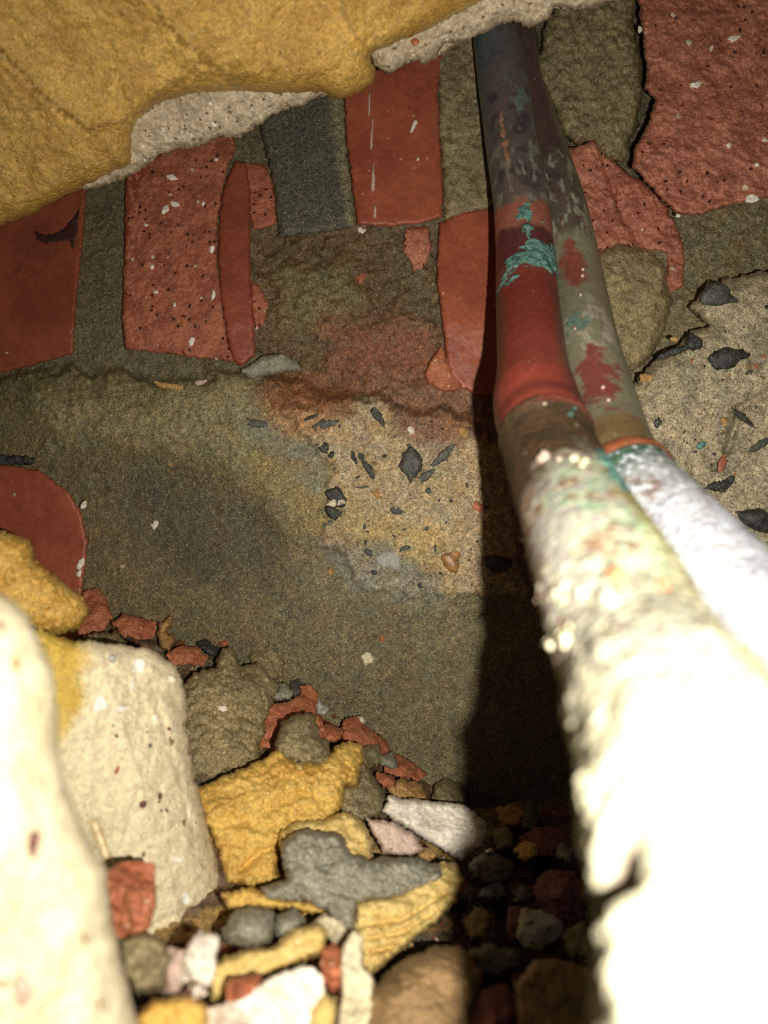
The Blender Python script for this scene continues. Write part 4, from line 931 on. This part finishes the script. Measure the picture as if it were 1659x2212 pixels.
def colC(P, u, y):
    n = fbm(P * 90, 4); n2 = fbm(P * 200 + 7, 4); n3 = fbm(P * 420 + 3, 4)
    c = np.zeros(P.shape) + lin((92, 72, 50))
    c = blend(c, sstep(0.0, 0.25, n), (74, 62, 44))
    c = blend(c, band(y, 700, 868, 10) * sstep(-0.5, 0.4, u + n), (140, 62, 52))
    m = sstep(985, 1035, y + 60 * n + 30 * u)
    c = blend(c, m, (190, 182, 172))
    c = blend(c, m * sstep(-0.1, 0.15, n2 + 0.25 * u) * (1 - sstep(1250, 1450, y)), (170, 194, 158))
    c = blend(c, m * sstep(0.08, 0.25, n) * (1 - sstep(1300, 1450, y)), (150, 112, 84))
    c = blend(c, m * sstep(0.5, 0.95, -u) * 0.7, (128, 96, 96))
    c = blend(c, m * sstep(0.6, 0.9, u), (160, 150, 90))
    c = blend(c, m * sstep(0.12, 0.2, n3), (226, 222, 186))
    c = blend(c, m * sstep(0.3, 0.36, n2) * (1 - sstep(1400, 1500, y)), (150, 70, 62))
    c = blend(c, sstep(1150, 1300, y + 80 * n) * 0.75, (118, 112, 96))
    c = blend(c, sstep(0.1, 0.22, fbm(P * 500 + 11, 3)) * sstep(1100, 1200, y) * 0.8, (196, 190, 160))
    c = blend(c, sstep(0.12, 0.2, fbm(P * 420 + 31, 3)) * sstep(1100, 1200, y) * 0.6, (96, 84, 70))
    c = blend(c, sstep(1380, 1480, y + 60 * n) * 0.6, (196, 188, 156))
    ya, yb = float(np.interp(1935, PA.yc, PA.y)), float(np.interp(2080, PA.yc, PA.y))
    c = blend(c, band(y, ya, yb, 8) * 0.85 * (1 - sstep(-0.75, -0.5, u)), (120, 92, 84))
    return c
def dispC(P, TH, y):
    m = sstep(990, 1150, y)
    def yf(v): return float(np.interp(v, PA.yc, PA.y))
    yn = y + 10 * fbm(P * 120, 3)
    crust = sstep(yf(1430), yf(1560), yn) * (1 - sstep(yf(1920), yf(1950), yn)) * (1.1 + 0.7 * sstep(yf(1620), yf(1780), yn)) + 2.4 * sstep(yf(2050), yf(2130), yn)
    k_ = int(np.argmin(np.abs(PA.yc - 1900)))
    u = np.sin(TH) * (1.0 if PA.B[k_][0] > 0 else -1.0)
    crust = crust + (1.6 - crust) * sstep(yf(1850), yf(1900), y) * sstep(-0.75, -0.5, u + 0.25 * fbm(P * 150, 3))
    m2 = 0.0024 * crust * (1 + 0.5 * fbm(P * 150 + 2, 4, 0.6))
    lip = 0.0007 * np.exp(-((y - 862) / 10.0) ** 2)
    return m2 + lip - 0.0016 * (1 - sstep(836, 862, y)) + m * (0.0008 * fbm(P * 400, 4, 0.6, True) + 0.0008 * sstep(1200, 1400, y) * fbm(P * 420 + 5, 4, 0.6, True))
left_pipe = empty('copper_pipe', PA.C[PA.rows(600, 640)[0]], 'left copper pipe, red below its verdigris ring, crusted white towards the lens', 'pipe', 'pair of copper pipes')
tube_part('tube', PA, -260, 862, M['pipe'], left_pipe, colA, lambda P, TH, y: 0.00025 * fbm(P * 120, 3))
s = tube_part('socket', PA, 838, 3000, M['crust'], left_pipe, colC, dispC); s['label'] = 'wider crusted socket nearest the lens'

def mask1(P, u, y, f):
    return (fbm(P * 130 + 2, 5, 0.6) + 0.20 - 0.8 * np.abs(u - 0.2) - ((y - 470) / 42.0) ** 2 * 0.35) * (f > 0)
def mask2(P, u, y, f):
    return (fbm(P * np.array([90, 160, 160]) + 12, 5, 0.6) + 0.34 - 0.30 * np.abs(u - 0.3) - ((y - 556 + 26 * u) / 36.0) ** 2 * 0.42) * (f > -0.2)
v = crust_part('verdigris_crust', PA, 400, 520, mask1, 0.0007, M['verdigris'], left_pipe)
v = crust_part('verdigris_crust', PA, 500, 640, mask2, 0.0010, M['verdigris'], left_pipe)

def colB(P, u, y):
    n = fbm(P * 90 + 20, 4); n2 = fbm(P * np.array([260, 80, 80]) + 27, 4); n3 = fbm(P * 260 + 33, 4)
    c = np.zeros(P.shape) + lin((104, 90, 78))
    c = blend(c, sstep(0.0, 0.3, n), (84, 72, 70))
    c = blend(c, band(y, -300, 330, 40) * 0.6, (98, 66, 58))
    c = blend(c, sstep(0.02, 0.18, n2) * band(y, 330, 560), (158, 158, 134))
    c = blend(c, sstep(0.1, 0.3, n) * band(y, 400, 540), (118, 62, 56))
    c = blend(c, band(y, 505, 960, 20), (150, 146, 118))
    c = blend(c, sstep(-0.12, 0.2, 0.42 - ((y - 572) / 62.0) ** 2 * 0.5 - np.abs(u - 0.05) * 0.9 + 0.5 * n), (160, 88, 74))
    c = blend(c, sstep(0.05, 0.2, n2) * band(y, 640, 760), (184, 176, 156))
    c = blend(c, sstep(0.0, 0.12, 0.30 - ((y - 690) / 28.0) ** 2 * 0.4 - np.abs(u + 0.15) * 0.9 + 0.7 * n3), (116, 146, 130))
    c = blend(c, sstep(-0.15, 0.25, 0.42 - ((y - 815) / 80.0) ** 2 * 0.5 - np.abs(u - 0.1) * 0.7 + 0.7 * n + 0.4 * n3), (150, 80, 74))
    c = blend(c, band(y, 895, 960, 14), (140, 116, 76))
    c = blend(c, sstep(0.7, 0.95, np.abs(u)) * 0.5, (150, 142, 118))
    return c
def colD(P, u, y):
    n = fbm(P * 90 + 20, 4); n2 = fbm(P * 180 + 27, 4); n3 = fbm(P * 420 + 33, 4)
    c = np.zeros(P.shape) + lin((216, 214, 218))
    c = blend(c, sstep(0.0, 0.2, n), (192, 190, 198))
    c = blend(c, sstep(0.08, 0.25, n2) * (1 - sstep(1060, 1180, y)), (140, 104, 98))
    c = blend(c, (1 - sstep(1040, 1160, y)) * 0.7, (164, 160, 160))
    c = blend(c, sstep(-0.05, 0.2, 0.2 - ((y - 1062) / 40.0) ** 2 * 0.4 - np.abs(u - 0.25) * 0.6 + 0.7 * n2), (134, 100, 98))
    c = blend(c, (1 - sstep(995, 1050, y + 20 * n)), (80, 106, 88))
    c = blend(c, sstep(1000, 1060, y) * (1 - sstep(1040, 1120, y)) * 0.5, (158, 164, 152))
    c = blend(c, sstep(0.12, 0.2, n3), (216, 220, 226))
    return c
right_pipe = empty('copper_pipe', PB.C[PB.rows(600, 640)[0]], 'right copper pipe with red brown patches, bending away under a bluish white socket', 'pipe', 'pair of copper pipes')
tube_part('tube', PB, -260, 985, M['pipe'], right_pipe, colB, lambda P, TH, y: 0.00025 * fbm(P * 120 + 5, 3))
s = tube_part('socket', PB, 972, 2080, M['crust'], right_pipe, colD, lambda P, TH, y: -0.0016 * (1 - sstep(970, 984, y)) + 0.0004 * fbm(P * 300, 4, 0.6, True) * sstep(1000, 1100, y)); s['label'] = 'bluish white crusted socket'
s = tube_part('collar', PB, 958, 984, M['copper'], right_pipe, lambda P, u, y: np.zeros(P.shape) + 0.3, lambda P, TH, y: 0.0011 * np.sqrt(np.clip(1 - ((y - 971) / 14.0) ** 2, 0, 1))); s['label'] = 'bright copper collar'
# verdigris seam between the sockets and grains stuck on the left pipe
def mask3(P, u, y, f):
    return (0.22 + 0.5 * fbm(P * 300 + 4, 4) - 2.4 * np.abs(u - 0.86)) * (f > -0.5) - ((y - 1010) / 70.0) ** 4
crust_part('verdigris_crust', PA, 930, 1090, mask3, 0.0008, M['verdigris'], left_pipe)

def grain_on(pipe, parent, px_u, y, size, mat, name='grain'):
    k = int(np.argmin(np.abs(pipe.y - y)))
    th = math.asin(px_u)
    sgn = 1.0 if pipe.B[k][0] > 0 else -1.0
    n = math.cos(th) * pipe.A[k] + sgn * math.sin(th) * pipe.B[k]
    c = pipe.C[k] + n * (pipe.r[k] + size * 0.3)
    r = np.random.default_rng(int(y * 31 + px_u * 977) & 0xffff)
    V, Fc = ICO
    d = 1 + 0.55 * fbm(V * 1.3 + r.uniform(0, 30, 3), 3)[:, None]
    return mesh_obj(name, c + V * d * size * np.array([1, .8, 1]), Fc, M[mat], parent)
import bmesh
bm = bmesh.new(); bmesh.ops.create_icosphere(bm, subdivisions=2, radius=1)
ICO = (np.array([v.co[:] for v in bm.verts]), [tuple(v.index for v in f.verts) for f in bm.faces]); bm.free()
for (u_, y_, sz, mt) in [(-0.1, 985, .0020, 'pinkish'), (0.12, 1000, .0008, 'pinkish'), (0.35, 1005, .0012, 'pale'), (0.5, 1010, .0011, 'pale'), (0.42, 1020, .0009, 'pale'), (-0.99, 1050, .0006, 'pinkish'),
                         (-0.99, 1135, .0008, 'pinkish'), (-0.98, 1030, .0005, 'pinkish'), (0.16, 1258, .0019, 'brick_bit'), (0.02, 1296, .0014, 'pinkish'), (0.06, 1310, .0011, 'pale'), (-0.3, 1255, .0009, 'pale'),
                         (-0.5, 1220, .0008, 'pale'), (0.62, 1285, .0013, 'copper'), (0.3, 1360, .0012, 'pale'), (-0.2, 1340, .0010, 'pale'), (-0.99, 1330, .0006, 'pinkish'), (0.6, 900, .0010, 'verdigris'), (0.7, 880, .0007, 'verdigris')]:
    grain_on(PA, left_pipe, u_, y_, sz, mt)
for (u_, y_, sz, mt) in [(0.3, 585, .0008, 'pinkish'), (0.25, 600, .0009, 'pinkish'), (0.1, 640, .0007, 'pinkish'), (0.15, 840, .0008, 'pinkish'), (0.2, 868, .0007, 'pinkish'), (-0.2, 705, .0007, 'pinkish'), (-0.5, 975, .0007, 'pale')]:
    grain_on(PB, right_pipe, u_, y_, sz, mt)
# clots of plaster down the side of the nearest stretch of the left pipe
gr = np.random.default_rng(8)
for k in range(46):
    yc_ = gr.uniform(1330, 1920); u_ = -gr.uniform(0.55, 0.995)
    grain_on(PA, left_pipe, u_, float(np.interp(yc_, PA.yc, PA.y)), gr.uniform(0.0005, 0.0012), 'pale', 'plaster_clot')

# ------------------------------------------------------------------ small crumbs and grit
KINDS = {'red': ('brick_crumb', 'brick_bit', 'brick crumb'), 'grey': ('mortar_crumb', 'mortar', 'mortar crumb'), 'ochre': ('mortar_crumb', 'ochre', 'mortar crumb'), 'white': ('lime_crumb', 'white', 'lime crumb')}
protos = {}
def crumb(kind, px, py, size, label, group, lift=0.0):
    nm, mt, cat = KINDS[kind]
    P = at(px, py, float(heap(px, py)) + 0.006 - lift)
    if kind not in protos:
        V, Fc = ICO
        d = 1 + 0.75 * fbm(V * 1.2 + len(protos) * 7, 4, 0.6)[:, None]
        V = V * d * np.array([1, .85, .75])
        o = mesh_obj(nm, V, Fc, M[mt], None, origin=(0, 0, 0), smooth=kind != 'red' and kind != 'white')
        protos[kind] = o
    else:
        o = protos[kind].copy(); COL.objects.link(o)
    o.location = P; o.scale = (size, size, size)
    o.rotation_euler = [random.uniform(0, 6.28) for _ in range(3)]
    return tag(o, label, cat, group)
lab = {'red': 'red', 'grey': 'grey', 'ochre': 'ochre', 'white': 'white'}
thg = {'red': 'brick', 'grey': 'mortar', 'ochre': 'mortar', 'white': 'lime'}
for k in range(60):
    kind = ['red', 'grey', 'ochre', 'white'][k % 4]
    px = random.uniform(985, 1270); py = random.uniform(1735, 2200)
    where = 'high in the shaded rubble near the wall foot' if py < 1860 else ('around the black clinker in the shade' if py < 2010 else 'low in the shade around the shaded brown block')
    crumb(kind, px, py, random.uniform(0.0018, 0.0040) * (0.5 if kind == 'white' else 1), f'small {lab[kind]} {thg[kind]} crumb {where}', f'{lab[kind]} crumbs {where}', lift=0.004)
for k in range(40):
    kind = ['red', 'grey', 'ochre', 'white'][k % 4]
    px = random.uniform(330, 960); py = float(foot(px)) + random.uniform(-6, 60)
    where = 'at the wall foot above the brown mortar lump' if px < 580 else ('at the wall foot above the heart shaped lump' if px < 760 else 'at the wall foot by the red splinters')
    crumb(kind, px, py, random.uniform(0.0012, 0.0030) * (0.5 if kind == 'white' else 1), f'small {lab[kind]} {thg[kind]} crumb {where}', f'{lab[kind]} crumbs {where}', lift=0.009)
# fine grit nobody could count, lying over the rubble bed
bm = bmesh.new(); bmesh.ops.create_icosphere(bm, subdivisions=1, radius=1)
I1 = (np.array([v.co[:] for v in bm.verts]), np.array([[v.index for v in f.verts] for f in bm.faces])); bm.free()
NG = 3000
gpx = rng.uniform(610, 1320, NG); gpy = foot(gpx) + rng.uniform(0, 1, NG) ** 0.8 * (2230 - foot(gpx))
jj = np.clip(((gpy - foot(gpx)) + 60) / 7, 0, FX.shape[0] - 1).astype(int); ii = np.clip((gpx + 700) / 7, 0, FX.shape[1] - 1).astype(int)
gd = fd2[jj, ii]
gs = rng.uniform(0.0004, 0.0014, NG)
Vv = []; Ff = []; Cc = []
pal = [lin(c) for c in ((130, 120, 92), (170, 84, 58), (190, 150, 80), (212, 202, 178), (96, 88, 74))]
for k in range(NG):
    c = at(gpx[k], gpy[k], gd[k])
    Vv.append(c + I1[0] * gs[k] * rng.uniform(0.6, 1.3, (12, 1))); Ff.append(I1[1] + 12 * k)
    Cc.append(np.repeat(pal[rng.choice(5, p=[.34, .2, .2, .06, .2])][None], 12, 0))
g = mesh_obj('grit', np.concatenate(Vv), np.concatenate(Ff), M['floor'], None, np.concatenate(Cc))
tag(g, 'fine sandy grit scattered over the rubble bed', 'grit', None, 'stuff')
